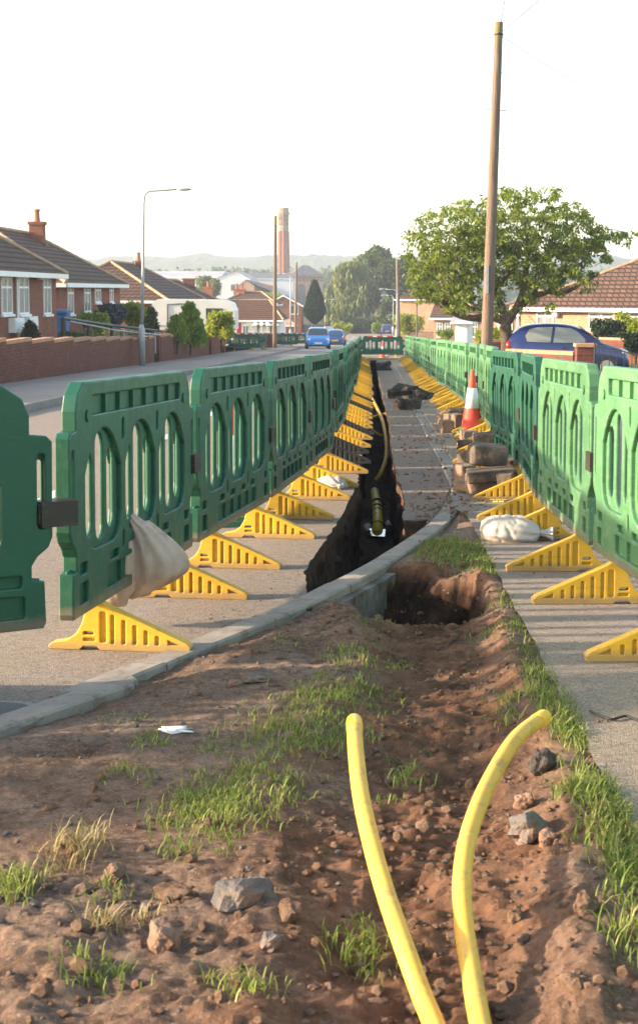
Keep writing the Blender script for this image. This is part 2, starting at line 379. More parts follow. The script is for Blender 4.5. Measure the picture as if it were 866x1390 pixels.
def shape2d(layers, bevel=.005):
    """layers: (outline, holes, half_thickness) -> combined mesh data in x (length), z (height), y (thickness)"""
    allv = []; allf = []
    for outline, holes, ht in layers:
        cu = bpy.data.curves.new('c', 'CURVE'); cu.dimensions = '2D'; cu.fill_mode = 'BOTH'
        cu.extrude = max(ht - bevel, .0005); cu.bevel_depth = bevel; cu.bevel_resolution = 1; cu.offset = -bevel
        for poly in [outline] + holes:
            sp = cu.splines.new('POLY'); sp.points.add(len(poly) - 1)
            for p, q in zip(sp.points, poly): p.co = (q[0], q[1], 0, 1)
            sp.use_cyclic_u = True
        ob = bpy.data.objects.new('c', cu); COL.objects.link(ob)
        dg = bpy.context.evaluated_depsgraph_get(); dg.update()
        me = bpy.data.meshes.new_from_object(ob.evaluated_get(dg))
        n = len(allv)
        allv += [(v.co.x, v.co.z, v.co.y) for v in me.vertices]
        allf += [tuple(reversed([i + n for i in p.vertices])) for p in me.polygons]
        bpy.data.objects.remove(ob); bpy.data.meshes.remove(me); bpy.data.curves.remove(cu)
    mb = MB(); mb.v = allv; mb.f = allf; return mb
def rrect(x0, x1, y0, y1, r, n=4):
    r = min(r, (x1 - x0) / 2 - 1e-4, (y1 - y0) / 2 - 1e-4); pts = []
    for cx, cy, a0 in ((x1 - r, y1 - r, 0), (x0 + r, y1 - r, 90), (x0 + r, y0 + r, 180), (x1 - r, y0 + r, 270)):
        for k in range(n + 1):
            a = R(a0 + 90 * k / n); pts.append((cx + r * math.cos(a), cy + r * math.sin(a)))
    return pts
def poly_sheet(name, poly, zf, mat, kind='structure', label=None):
    from mathutils.geometry import tessellate_polygon
    tris = tessellate_polygon([[Vector((x, y, 0)) for x, y in poly]])
    me = bpy.data.meshes.new(name)
    fs = []
    for tr in tris:
        a, b_, c_ = [Vector(poly[i]) for i in tr]
        cr = (b_ - a).x * (c_ - a).y - (b_ - a).y * (c_ - a).x
        fs.append(tuple(tr) if cr > 0 else tuple(reversed(tr)))
    me.from_pydata([(x, y, zf(x, y)) for x, y in poly], [], fs); me.materials.append(mat)
    o = bpy.data.objects.new(name, me); COL.objects.link(o); tag(o, kind=kind); return o

# ------------------------------------------------------------------ plan lines
KERB = [(-7.2, -8), (-5.0, -3.0)] + [tuple(G(*p)[:2]) for p in ((0, 985), (100, 945), (200, 905), (300, 864), (400, 825), (450, 800), (500, 774), (550, 744), (590, 715), (612, 690))] + \
    [(.645, 11.2), (.67, 12.5), (.675, 15), (.675, 20), (.68, 27), (.70, 40), (.72, 60), (.72, 75)]
def resample(pts, step):
    """Catmull-Rom through pts, resampled"""
    P = [Vector((*p, 0)) for p in pts]; out = []
    for i in range(len(P) - 1):
        p0 = P[max(i - 1, 0)]; p1 = P[i]; p2 = P[i + 1]; p3 = P[min(i + 2, len(P) - 1)]
        n = max(2, int((p2 - p1).length / step * 1.2))
        for k in range(n):
            t_ = k / n
            out.append(.5 * ((2 * p1) + (p2 - p0) * t_ + (2 * p0 - 5 * p1 + 4 * p2 - p3) * t_ ** 2 + (3 * p1 - p0 - 3 * p2 + p3) * t_ ** 3))
    out.append(P[-1])
    res = [out[0]]; acc = 0
    for a, b_ in zip(out, out[1:]):
        d = (b_ - a).length
        while acc + d >= step:
            f = (step - acc) / d; a = a.lerp(b_, f); res.append(a.copy()); d = (b_ - a).length; acc = 0
        acc += d
    res.append(out[-1]); return [(p.x, p.y) for p in res]
KL = resample(KERB, .1)
KXs = np.array([p[0] for p in KL]); KYs = np.array([p[1] for p in KL])
def kx(y): return float(np.interp(y, KYs, KXs))          # kerb centre line x at y (monotone in y)
def offs(line, d):
    out = []
    for i, p in enumerate(line):
        a = line[max(i - 1, 0)]; b_ = line[min(i + 1, len(line) - 1)]
        t_ = Vector((b_[0] - a[0], b_[1] - a[1])).normalized()
        out.append((p[0] + t_.y * d, p[1] - t_.x * d))        # +d = to the right
    return out
KROAD = offs(KL, -.06); KPATH = offs(KL, .06)
TL = [(-.24, 6.3), (-.30, 6.9), (-.31, 7.6), (-.26, 8.4), (-.19, 9.6), (-.12, 11.4), (-.10, 14), (-.10, 20), (-.09, 30), (-.10, 45), (-.06, 63)]
TR = [(.20, 9.35), (.225, 11), (.20, 14), (.22, 20), (.19, 30), (.16, 45), (.18, 63)]
def jag(line, step, amp, seed):
    L = resample(line, step)
    return [(x + amp * mnoise.noise(Vector((y * 6.1, seed, 0))) + amp * .8 * mnoise.noise(Vector((y * 1.3, seed + 5, 0))), y) for x, y in L]
TLj = jag(TL, .06, .018, 1); TRj = jag(TR, .06, .018, 9)
xs_k = kx(9.35)

ico = {}
def quick_blob(mb, c, r, seed):
    global ico
    if not ico:
        for s_ in (1,):
            bm = bmesh.new(); bmesh.ops.create_icosphere(bm, subdivisions=1, radius=1)
            ico['v'] = [v.co.copy() for v in bm.verts]; ico['f'] = [tuple(v.index for v in f.verts) for f in bm.faces]; bm.free()
    rr = random.Random(seed); sx, sy, sz = r * rr.uniform(.7, 1.4), r * rr.uniform(.7, 1.4), r * rr.uniform(.5, 1)
    mb.add([(c[0] + v.x * sx * rr.uniform(.75, 1.2), c[1] + v.y * sy * rr.uniform(.75, 1.2), c[2] + v.z * sz * rr.uniform(.75, 1.2)) for v in ico['v']], ico['f'])
# ------------------------------------------------------------------ ground sheets
def zroad(x, y): return g(y)
near_k = [p for p in KROAD if p[1] < TLj[0][1] - .02]
far_k = [p for p in KROAD if p[1] > 9.36]
road_poly = [(-5.03, -8.5)] + [p for p in near_k if p[0] > -5.0] + [(kx(6.32) - .03, 6.32)] + TLj[1:] + TRj[::-1] + [(.26, 9.33), (.33, 9.37), (far_k[0][0], 9.36)] + far_k[::2] + [(-5.03, 75)]
# drop repeated points
rp = [road_poly[0]]
for p in road_poly[1:]:
    if (Vector(p) - Vector(rp[-1])).length > .004: rp.append(p)
poly_sheet('road', rp, zroad, M['road'])
def strip(name, xl, xr, ys, dz, mat, kind='structure'):
    mb = MB(); vs_ = []; fs = []
    for y in ys:
        a = xl(y) if callable(xl) else xl; b_ = xr(y) if callable(xr) else xr
        vs_ += [(a, y, g(y) + dz), (b_, y, g(y) + dz)]
    for i in range(len(ys) - 1): fs.append((2 * i, 2 * i + 1, 2 * i + 3, 2 * i + 2))
    return tag(mb.add(vs_, fs).build(name, mat), kind=kind)
ysf = [75, 100, 130, 160, 190, 220]
strip('road', -5.03, .78, ysf, .0, M['farroad'])
strip('road', -60, 60, [220, 226, 232], .01, M['farroad'])
pp = [(.6, -8.5)] + [(.6 + .02 * mnoise.noise(Vector((y * 2.3, 3, 0))) + .012 * mnoise.noise(Vector((y * 9, 3, 0))), y) for y in np.arange(-8.4, 9.55, .12)] + [p for p in KPATH if p[1] > 9.7][::2] + [(4.55, 75), (4.55, -8.5)]
poly_sheet('footpath', pp, lambda x, y: g(y) + .03, M['path'])
strip('footpath', .78, 3.9, [75, 100, 130, 160, 190, 219.5], .06, M['pave'])
strip('footpath', -7.62, -5.15, [-8.5, 75], .10, M['pave'])
strip('footpath', -7.62, -5.15, [75, 100, 130, 160, 190, 219.5], .10, M['pave'])
# slab beside the trench has its own greyer, muddied surface a few mm above
sp_ = [(x + .004, y) for x, y in TRj] + [(p[0] - .012, p[1]) for p in far_k if p[1] < 62][::-1]
poly_sheet('road', sp_, lambda x, y: g(y) + .004, M['slab'])
# far terrain with a window cut where the street sheets lie
xsb = [-460, -200, -80, -40, -20, -7.6, 4.5, 20, 40, 80, 200, 460]
ysb = [-60, -8.4, 74.9, 130, 220, 300, 420, 600, 900, 1100, 1300, 1700]
mb = MB(); idx = {}
def tz(x, y):
    z = g(y) - .04
    if y > 140: z -= min(1, (y - 140) / 80) * min(8, max(0, (-x - 30)) * .03)
    return z
for i, x in enumerate(xsb):
    for j, y in enumerate(ysb):
        idx[i, j] = len(mb.v); mb.v.append((x, y, tz(x, y)))
for i in range(len(xsb) - 1):
    for j in range(len(ysb) - 1):
        if xsb[i] == -7.6 and ysb[j] == -8.4: continue
        mb.f.append((idx[i, j], idx[i + 1, j], idx[i + 1, j + 1], idx[i, j + 1]))
tag(mb.build('ground', M['field']), kind='structure')
strip('garden_ground', -26, -7.75, [22, 75], .62, M['gardenground'])
strip('garden_ground', -26, -7.75, [75.02, 128], .50, M['gardenground'])
strip('garden_ground', 4.75, 40, [26, 75], .12, M['gardenground'])

# hills
mb = MB(); NX = 150; NY = 14
for j in range(NY):
    for i in range(NX):
        x = -455 + 910 * i / (NX - 1); y = 1180 + 400 * j / (NY - 1)
        prof = math.sin(min(1, j / (NY - 3)) * math.pi / 2)
        crest = 44 + 7 * fb(x, 0, .006, 4, 3.3) + 3 * fb(x, y, .03, 3) - 7 * max(0, 1 - abs(x - 20) / 120) * 0
        z = -9 + crest * prof + (1.6 * fb(x, y, .12, 3) if j > 1 else 0)
        mb.v.append((x, y, z))
for j in range(NY - 1):
    for i in range(NX - 1):
        mb.f.append((j * NX + i, j * NX + i + 1, (j + 1) * NX + i + 1, (j + 1) * NX + i))
tag(mb.build('hills', M['hill']), kind='structure')

# kerbs
def kerb_run(name, line, w_, top, bot, gap=.008, L=.915, skip=()):
    pts = resample(line, .1)
    n = max(1, int(round(L / .1))); mb = MB(); k = 0
    while k < len(pts) - 1:
        seg = pts[k:k + n + 1]; k += n
        if len(seg) < 2: break
        ym = (seg[0][1] + seg[-1][1]) / 2
        if any(a < ym < b_ for a, b_ in skip): continue
        # shrink ends
        a, b_ = Vector(seg[0]), Vector(seg[-1]); d0 = (Vector(seg[1]) - a).normalized(); d1 = (b_ - Vector(seg[-2])).normalized()
        seg = [tuple(a + d0 * gap / 2)] + seg[1:-1] + [tuple(b_ - d1 * gap / 2)]
        tz_ = rng.uniform(-.004, .004); tx = rng.uniform(-.006, .006)
        prof = [(-w_ / 2, bot), (-w_ / 2, top - .012), (-w_ / 2 + .012, top), (w_ / 2 - .008, top + .001), (w_ / 2, top - .007), (w_ / 2, bot)]
        vs_ = []; fs = []
        for i, p in enumerate(seg):
            q = seg[min(i + 1, len(seg) - 1)]; r_ = seg[max(i - 1, 0)]
            t_ = Vector((q[0] - r_[0], q[1] - r_[1])).normalized()
            for (o_, z) in prof:
                x = p[0] + t_.y * (o_ + tx); y = p[1] - t_.x * (o_ + tx)
                vs_.append((x, y, g(y) + z + (tz_ if z > 0 else 0)))
        m_ = len(prof)
        for i in range(len(seg) - 1):
            for q in range(m_ - 1): fs.append((i * m_ + q, (i + 1) * m_ + q, (i + 1) * m_ + q + 1, i * m_ + q + 1))
        fs += [tuple(range(m_)), tuple(reversed([(len(seg) - 1) * m_ + q for q in range(m_)]))]
        mb.add(vs_, fs)
    return tag(mb.build(name, M['kerb']), kind='structure')
kerb_run('kerb', [p for p in KERB if p[1] > -8.6], .12, .012, -.26, skip=((24.2, 27.4),))
kerb_run('kerb', [(-5.1, -8), (-5.1, 100), (-5.1, 218)], .14, .11, -.1, L=3)
kerb_run('kerb', [(.85, 75.2), (.85, 218)], .14, .10, -.1, L=3)
# concrete backing under the kerb, exposed in the hole
bk = [p for p in KL if 6.2 < p[1] < 8.6]
mb = MB()
vs_ = []; fs = []
for i, (x, y) in enumerate(bk):
    q = offs(bk, .105 + .02 * 0)[i]; q0 = offs(bk, -.06)[i]
    e = .012 * mnoise.noise(Vector((x * 9, y * 9, 0)))
    vs_ += [(q0[0], q0[1], g(y) - .02), (q[0] + e, q[1] - e, g(y) - .03), (q[0] + e * 2 + .02, q[1] - .02, g(y) - .62), (q0[0], q0[1], g(y) - .62)]
for i in range(len(bk) - 1):
    for q in range(4): fs.append((i * 4 + q, (i + 1) * 4 + q, (i + 1) * 4 + (q + 1) % 4, i * 4 + (q + 1) % 4))
tag(mb.add(vs_, fs).build('kerb_foundation', M['haunch'], smooth=False), kind='structure')

# trench: irregular side walls and bottom
loop = TLj + [(TRj[-1][0], TRj[-1][1] + .05)] + TRj[::-1] + [(.28, 9.34), (.34, 9.37), (xs_k - .07, 9.35)] + [(p[0], p[1]) for p in KROAD if 6.34 < p[1] < 9.3][::-1]
NL = len(loop); mb = MB(); dep = []
DL = [0, .03, .06, .09, .13, .18, .24, .31, .39, .48, .58, .69, .8, .95]
cen = [(.05, 0)] * NL
for k, d in enumerate(DL):
    for i, (x, y) in enumerate(loop):
        a = loop[i - 1]; b_ = loop[(i + 1) % NL]; t_ = Vector((b_[0] - a[0], b_[1] - a[1])); t_ = t_.normalized() if t_.length > 1e-6 else Vector((0, 1))
        nrm = Vector((t_.y, -t_.x))
        # into trench = right-hand side of clockwise travel
        o_ = 0 if k == 0 else (-.02 * min(1, d / .1) + .055 * mnoise.fractal(Vector((x * 3, y * 3.1, d * 5)), .9, 2.2, 4) * min(1, d / .15)) 
        if k == 0: zz = .003 if not (6.34 < y < 9.3 and x > -.2 and i > len(TLj) + len(TRj)) else -.02
        else: zz = -d
        mb.v.append((x + nrm.x * o_, y + nrm.y * o_, g(y) + zz)); dep.append(d)
for k in range(len(DL) - 1):
    for i in range(NL):
        j = (i + 1) % NL; mb.f.append((k * NL + i, k * NL + j, (k + 1) * NL + j, (k + 1) * NL + i))
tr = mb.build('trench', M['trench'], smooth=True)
at_ = tr.data.attributes.new('depth', 'FLOAT', 'POINT'); at_.data.foreach_set('value', dep)
tag(tr, kind='structure')
mb = MB(); ys = list(np.arange(6.1, 12, .06)) + list(np.arange(12, 63.5, .2)); xs = list(np.arange(-.5, .72, .06)); dep = []
for y in ys:
    for x in xs:
        z = -.80 + .10 * fb(x, y, 2.2, 5) + .05 * fb(x, y, 8, 3, 2)
        if y < 10:                                           # spoil slope up towards the kerb on the right
            k_ = max(0, min(1, (x - (.02 + .05 * mnoise.noise(Vector((y * 3, 0, 0))))) / .42)) * max(0, min(1, (10 - y) / 1)) * max(0, min(1, (y - 7.4) / .8))
            z += .66 * k_ ** .8
        mb.v.append((x, y, g(y) + z)); dep.append(.2 if False else -z)
nx = len(xs)
for j in range(len(ys) - 1):
    for i in range(nx - 1): mb.f.append((j * nx + i, j * nx + i + 1, (j + 1) * nx + i + 1, (j + 1) * nx + i))
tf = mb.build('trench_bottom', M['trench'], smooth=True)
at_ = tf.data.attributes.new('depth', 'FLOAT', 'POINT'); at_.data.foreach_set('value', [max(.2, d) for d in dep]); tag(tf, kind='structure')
mb = MB()
for i in range(80):
    y = 6.9 + 16 * rng.random() ** 1.6; s_ = rng.choice((-1, 1)); d_ = rng.uniform(.12, .75)
    xl = float(np.interp(y, [p[1] for p in TL], [p[0] for p in TL])); xr = float(np.interp(y, [p[1] for p in TR], [p[0] for p in TR]))
    if y < 9.4 and s_ > 0: continue
    x = xl + .01 if s_ < 0 else xr - .01
    r_ = rng.uniform(.006, .028); quick_blob(mb, (x + s_ * .012, y, g(y) - d_), r_, i)
tag(mb.build('buried_rubble', M['block']), 'brown stones bedded in the dark trench sides', 'rubble', kind='stuff')
# reddish spoil on the slope beside the kerb
mb = MB()
for i in range(260):
    y = rng.uniform(8.0, 9.25); x = kx(y) - .1 - rng.random() ** 1.5 * .25
    r_ = rng.uniform(.008, .03)
    k_ = max(0, min(1, (x - .02) / .42)) * max(0, min(1, (y - 7.4) / .8))
    mb.blob((x, y, g(y) - .80 + .66 * k_ ** .8 + .02), (r_, r_ * 1.2, r_ * .8), i, 1, .4)
tag(mb.build('soil_crumbs', M['clod']), 'loose red soil crumbs on the slope under the kerb', 'soil', kind='stuff')

# ------------------------------------------------------------------ verge: rough soil
PITC = (.17, 6.78)
def furrow_x(y): return float(np.interp(y, [1.5, 2.8, 3.6, 4.8, 6.0, 7.0], [.03, .10, .14, .22, .24, .20]))
def verge_h(x, y):
    h = .008 + .016 * fb(x, y, 1.6, 4)
    # hole next to the kerb
    dx = (x - PITC[0]) / .31; dy = (y - PITC[1]) / .52
    d = math.hypot(dx, dy) + .34 * fb(x, y, 3.4, 5, 9)
    if d < 1.15: h -= .50 * (1 - max(0, (d - .45) / .7) ** 1.1 if d > .45 else 1); h += .05 * fb(x, y, 6, 5, 21) * max(0, min(1, (1.25 - d) * 3))
    # disturbed backfill band towards the camera
    fx = furrow_x(y); wd = .30 + .05 * math.sin(y * 2.1)
    a = abs(x - fx) / wd
    rough = 0
    if a < 1.6 and y < 7.4:
        k = max(0, 1 - a / 1.6)
        rough = k ** .6
        if a < 1: h -= .055 * (1 - a * a) * (1 if y > 3.2 else .7)
        h += (.03 if x > fx else .012) * math.exp(-((a - 1.15) / .3) ** 2)
    if y < 3.4: rough = max(rough, min(1, (3.4 - y) / .5) * (.9 if x > -1.4 else .6))
    h += rough * (.026 * fb(x, y, 6, 5, 4) + .016 * abs(fb(x, y, 17, 4, 6)) - .012 * abs(fb(x, y, 3.1, 3, 8)))
    h += .006 * fb(x, y, 22, 4, 1) + (.003 + .004 * rough) * fb(x, y, 55, 3, 2)
    e = x - kx(y) 
    h -= .024 * max(0, 1 - (e - .06) / .2) if e < .26 else 0
    if x > .5: h = h * (1 - min(1, (x - .5) / .12)) + .012 * min(1, (x - .5) / .12)
    return h
VH = {}
mb = MB()
ysv = list(np.arange(1.4, 2.2, .04)) + list(np.arange(2.2, 5.0, .0125)) + list(np.arange(5.0, 7.7, .016)) + list(np.arange(7.7, 9.9, .03))
prev = None
STEP = .014
xi0 = int(-2.9 / STEP); xi1 = int(.64 / STEP)
rows = []
for y in ysv:
    row = {}
    kx_ = kx(y)
    for xi in range(xi0, xi1 + 1):
        x = xi * STEP
        if x < kx_ - .04: continue
        if x < -2.2 and xi % 2: pass
        row[xi] = len(mb.v); mb.v.append((x, y, g(y) + verge_h(x, y)))
    rows.append(row)
for a, b_ in zip(rows, rows[1:]):
    for xi, i0 in a.items():
        if xi + 1 in a and xi in b_ and xi + 1 in b_: mb.f.append((i0, a[xi + 1], b_[xi + 1], b_[xi]))
        elif xi + 1 in a and xi + 1 in b_ and xi not in b_: mb.f.append((i0, a[xi + 1], b_[xi + 1]))
vg = mb.build('soil_verge', M['soil'], smooth=True); tag(vg, kind='structure')
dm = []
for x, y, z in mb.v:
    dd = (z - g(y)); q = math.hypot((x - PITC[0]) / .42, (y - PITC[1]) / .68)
    dm.append(max(0, min(1, (-dd - .012) / .06)) if q < 1.35 else .55 * max(0, min(1, (-dd - .02) / .05)))  # mask darkening the soil colour where it lies lower, strongest around the hole
va = vg.data.attributes.new('low_dark', 'FLOAT', 'POINT'); va.data.foreach_set('value', dm)
va = vg.data.attributes.new('backfill', 'FLOAT', 'POINT'); va.data.foreach_set('value', [max(0, min(.75, 1.15 - abs(x - furrow_x(y)) / .34 + .5 * fb(x, y, 2.5, 3, 12))) if y < 7.6 else 0 for x, y, z in mb.v])
# verge ground behind the camera
mb = MB(); vv = []; ff = []
for y in (-8.5, -6, -4, -2, 0, 1.42):
    vv += [(kx(y), y, g(y) + .005), (.62, y, g(y) + .005)]
for i in range(5): ff.append((2 * i, 2 * i + 1, 2 * i + 3, 2 * i + 2))
tag(mb.add(vv, ff).build('soil_verge', M['soil']), kind='structure')
def vz(x, y): return g(y) + verge_h(x, y)

# soil crumbs and small clods scattered over the disturbed soil
mb = MB(); n = 0
for i in range(4600):
    y = 2.0 + rng.random() ** 1.25 * 5.4
    if rng.random() < .72:
        x = furrow_x(y) + rng.gauss(0, .26)
    else: x = rng.uniform(kx(y) + .1, .55)
    if y < 3.3 and rng.random() < .6: x = rng.uniform(-1.3, .75)
    if x < kx(y) + .09 or x > .66: continue
    r_ = .0025 + .012 * rng.random() ** 4 + (.016 * rng.random() if rng.random() < .02 else 0) + (.010 * rng.random() ** 6 if y < 3.6 else 0)
    quick_blob(mb, (x, y, vz(min(x, .6), y) + r_ * .12), r_, i); n += 1
tag(mb.build('soil_crumbs', M['clod']), 'loose red brown soil crumbs scattered over the dug verge', 'soil', kind='stuff')
mb = MB()
for i in range(1100):
    y = 2.1 + rng.random() * 5.5; x = rng.uniform(kx(y) + .08, .6)
    r_ = .002 + .007 * rng.random() ** 4
    quick_blob(mb, (x, y, vz(x, y) + r_ * .4), r_, i + 77)
tag(mb.build('gravel', M['stone']), 'small pale gravel scattered across the bare soil', 'gravel', kind='stuff')
mb = MB()
for i in range(420):
    y = rng.uniform(3.2, 13); x = rng.choice((rng.uniform(-1.2, -.1), rng.uniform(.65, 1.3), rng.uniform(kx(y) - .3, kx(y) - .06)))
    if x > kx(y) - .05 and x < .66: continue
    if TL[0][1] < y and -.32 < x < (.24 if y > 9.35 else kx(y)): continue
    if kx(y) - .1 < x < kx(y) + .1: continue
    r_ = .002 + .006 * rng.random() ** 3
    quick_blob(mb, (x, y, g(y) + (.03 if x > kx(y) else 0) + r_ * .3), r_, i + 997)
tag(mb.build('road_grit', M['stonebrown']), 'fine brown grit scattered on the road and footpath', 'grit', kind='stuff')

mb = MB()
for (px, py, sx, sy, n_) in ((600, 660, .25, 1.2, 420), (622, 600, .25, .9, 330), (575, 545, .3, 2.5, 420), (590, 690, .18, .5, 260), (640, 590, .35, .8, 300), (560, 600, .16, 2.2, 200), (570, 760, .12, .25, 160), (545, 560, .2, 2, 260)):
    c = G(px, py)
    for k in range(n_):
        x = c.x + rng.gauss(0, sx); y = c.y + rng.gauss(0, sy)
        if -.36 < x < .26 and y > 6.3: continue
        if x < -.2: continue
        on = abs(x - kx(y)) < .075
        r_ = .003 + .016 * rng.random() ** 4
        quick_blob(mb, (x, y, g(y) + (.024 if on else .03 if x > kx(y) else .004) + r_ * .2), r_, k)
tag(mb.build('spilled_soil', M['clod']), 'brown soil spilled over the slab and kerb beside the stone blocks', 'soil', kind='stuff')
# grass
def grass(name, patches, mat, label, hscale=1.0, seed=3):
    rr = random.Random(seed); mb = MB()
    for (px, py, rx, ry, n_, ln) in patches:
        c = G(px, py); rx, ry = rx * 1.1, ry * 1.2; ex = (G(px + rx, py) - c).x; ey = abs(G(px, py - ry).y - G(px, py + ry).y) / 2
        tufts = [(c.x + rr.gauss(0, .5) * ex, c.y + rr.gauss(0, .5) * ey) for _ in range(max(3, n_ // 6))]
        for _ in range(int(n_ * (.8 if py < 790 else .62))):
            tx, ty = rr.choice(tufts); x = tx + rr.gauss(0, .018); y = ty + rr.gauss(0, .022)
            if x < kx(y) + .07 or y < 1.5: continue
            if x > .62: x = .62 - rr.random() * .1
            if math.hypot((x - PITC[0]) / .36, (y - PITC[1]) / .52) < 1.05 + .1 * rr.random(): continue
            z = vz(x, y) - .003
            L = ln * .64 * rr.uniform(.3, 1.15) * hscale; a = rr.uniform(0, 2 * math.pi); bend = rr.uniform(.25, 1.3) * L
            wv = rr.uniform(.0008, .0017) * (1 + y * .09); dx, dy = math.cos(a), math.sin(a); sx, sy = -dy * wv, dx * wv
            p = [(x, y, z), (x + dx * bend * .18, y + dy * bend * .18, z + L * .5), (x + dx * bend * .55, y + dy * bend * .55, z + L * .85), (x + dx * bend, y + dy * bend, z + L * rr.uniform(.75, 1.02))]
            mb.add([(p[0][0] - sx, p[0][1] - sy, p[0][2]), (p[0][0] + sx, p[0][1] + sy, p[0][2]),
                    (p[1][0] - sx, p[1][1] - sy, p[1][2]), (p[1][0] + sx, p[1][1] + sy, p[1][2]),
                    (p[2][0] - sx * .7, p[2][1] - sy * .7, p[2][2]), (p[2][0] + sx * .7, p[2][1] + sy * .7, p[2][2]), p[3]],
                   [(0, 1, 3, 2), (2, 3, 5, 4), (4, 5, 6)])
    return tag(mb.build(name, mat), label, 'grass', kind='stuff')
grass('grass', [(612, 748, 50, 14, 2600, .055), (640, 766, 38, 12, 1300, .05), (590, 740, 25, 8, 500, .05), (660, 775, 25, 9, 500, .05),
                (490, 893, 62, 14, 520, .045), (465, 925, 45, 14, 260, .04), (455, 955, 60, 12, 520, .045), (410, 1000, 85, 30, 1900, .045), (335, 1075, 75, 34, 1300, .045), (430, 950, 60, 20, 500, .04), (270, 1090, 60, 26, 400, .04),
                (300, 1115, 55, 28, 650, .055), (240, 1108, 40, 18, 220, .045), (175, 1055, 35, 14, 160, .04), (205, 1012, 22, 8, 160, .035), (290, 1020, 20, 10, 70, .035),
                (515, 938, 30, 10, 160, .04), (545, 1035, 25, 16, 180, .06), (525, 1070, 30, 10, 60, .04),
                (690, 825, 28, 10, 260, .045), (685, 856, 45, 10, 300, .045), (725, 885, 40, 14, 220, .05), (745, 925, 40, 16, 420, .055),
                (770, 975, 42, 26, 1000, .07), (790, 1010, 30, 20, 500, .06), (800, 1085, 45, 24, 900, .075), (845, 1130, 45, 35, 1300, .07), (850, 1190, 35, 35, 800, .07),
                (700, 950, 25, 12, 180, .06), (690, 975, 18, 8, 100, .05), (20, 1215, 28, 16, 380, .07), (490, 1272, 24, 18, 260, .07), (160, 1215, 22, 10, 90, .05),
                (240, 1160, 24, 12, 130, .05), (305, 1150, 14, 10, 70, .05), (400, 868, 40, 8, 90, .03), (860, 1290, 40, 40, 300, .08), (330, 1350, 40, 20, 160, .06), (130, 1330, 50, 20, 160, .06),
                (500, 845, 40, 8, 130, .03), (180, 980, 60, 10, 90, .025)], M['grass'], 'short green grass growing in patches on the bare verge')
grass('dry_grass', [(95, 1175, 30, 22, 260, .10), (140, 1265, 26, 12, 110, .08), (200, 1250, 22, 8, 50, .06), (120, 1150, 30, 12, 60, .07), (410, 990, 70, 24, 150, .06), (330, 1070, 55, 26, 120, .05), (770, 985, 40, 24, 140, .07), (840, 1150, 45, 40, 160, .08), (620, 752, 50, 12, 220, .05), (285, 940, 70, 20, 40, .03)],
      M['drygrass'], 'dry straw coloured grass tufts in the soil', 1, 8)

# individual stones
def stone(px, py, rpx, mat, label, sq=.6, seed=1, cat='stone', amp=.42, name='stone', emb=.45, box=.25):
    c = G(px, py); r_ = rpx * (Vector((c.x, c.y, 0)).length + .6) / FPX
    z = vz(c.x, c.y) if (c.x > kx(c.y) and c.x < .6 and c.y < 9.5) else g(c.y) + (.03 if c.x > .6 else .004)
    rr = random.Random(seed); mt = Matrix.Rotation(rr.uniform(0, 3), 3, 'Z') @ Matrix.Rotation(rr.uniform(-.25, .25), 3, 'X')
    o = MB().blob((0, 0, 0), (r_, r_ * .75, r_ * sq), seed, 3, amp, mt, 1.5, box).build(name, mat, smooth=False)
    o.location = (c.x, c.y, z + r_ * sq * (1 - emb) * .8)
    return tag(o, label, cat)
stone(330, 1236, 36, M['stone'], 'large grey angular stone in the soil at the bottom left', .5, 3, box=.3)
stone(223, 1288, 24, M['stonebrown'], 'brown rounded stone near the bottom left corner', .75, 5)
stone(716, 1130, 25, M['stone'], 'grey rounded stone right of the curved yellow pipe', .75, 7)
stone(743, 1147, 15, M['stonebrown'], 'small pale brown pebble beside the grey rounded stone', .7, 9)
stone(368, 1293, 15, M['stone'], 'small grey pebble below the large angular stone', .6, 12)
stone(736, 1050, 17, M['bitumen'], 'black asphalt lump beside the grass tuft on the right', 1.0, 13, box=.2, cat='asphalt lump', name='asphalt_lump')
stone(711, 1080, 12, M['stonebrown'], 'small reddish stone above the grey rounded stone', .9, 15)
stone(155, 1195, 16, M['stonebrown'], 'orange brown clod by the dry grass tuft', .8, 17, name='soil_clod', cat='clod')
stone(395, 1252, 17, M['clod'], 'crumbling soil clod right of the large angular stone', .8, 19, name='soil_clod', cat='clod')
stone(345, 1200, 7, M['stone'], 'tiny dark pebble above the large angular stone', .7, 21)
stone(240, 1222, 24, M['clod'], 'flat soil clod left of the large angular stone', .5, 23, name='soil_clod', cat='clod')
stone(795, 1260, 18, M['clod'], 'soil clod beneath the tall grass at the bottom right', .7, 25, name='soil_clod', cat='clod')
stone(200, 1235, 9, M['stone'], 'small blue grey pebble between two brown clods', .7, 27)
stone(345, 890, 9, M['clod'], 'reddish clod lying near the kerb', .6, 29, name='soil_clod', cat='clod')
stone(348, 930, 16, M['stone'], 'flat buried stone in the middle of the left verge', .3, 31)
stone(320, 935, 8, M['stonebrown'], 'pale pebble left of the flat buried stone', .6, 32)
stone(600, 1180, 10, M['clod'], 'small clod between the two yellow pipes', .8, 33, name='soil_clod', cat='clod')
stone(700, 1240, 12, M['clod'], 'soil clod right of the curved pipe base', .8, 35, name='soil_clod', cat='clod')
# pale lime spill on the soil
c = G(236, 997); mb = MB(); 
mb.blob((0, 0, 0), (.045, .03, .004), 5, 3, .9, None, 2.2)
o = mb.build('plaster_spill', M['whitep'], smooth=True); o.location = (c.x, c.y, vz(c.x, c.y) + .003); tag(o, 'small white plaster spill on the bare soil', 'spill')

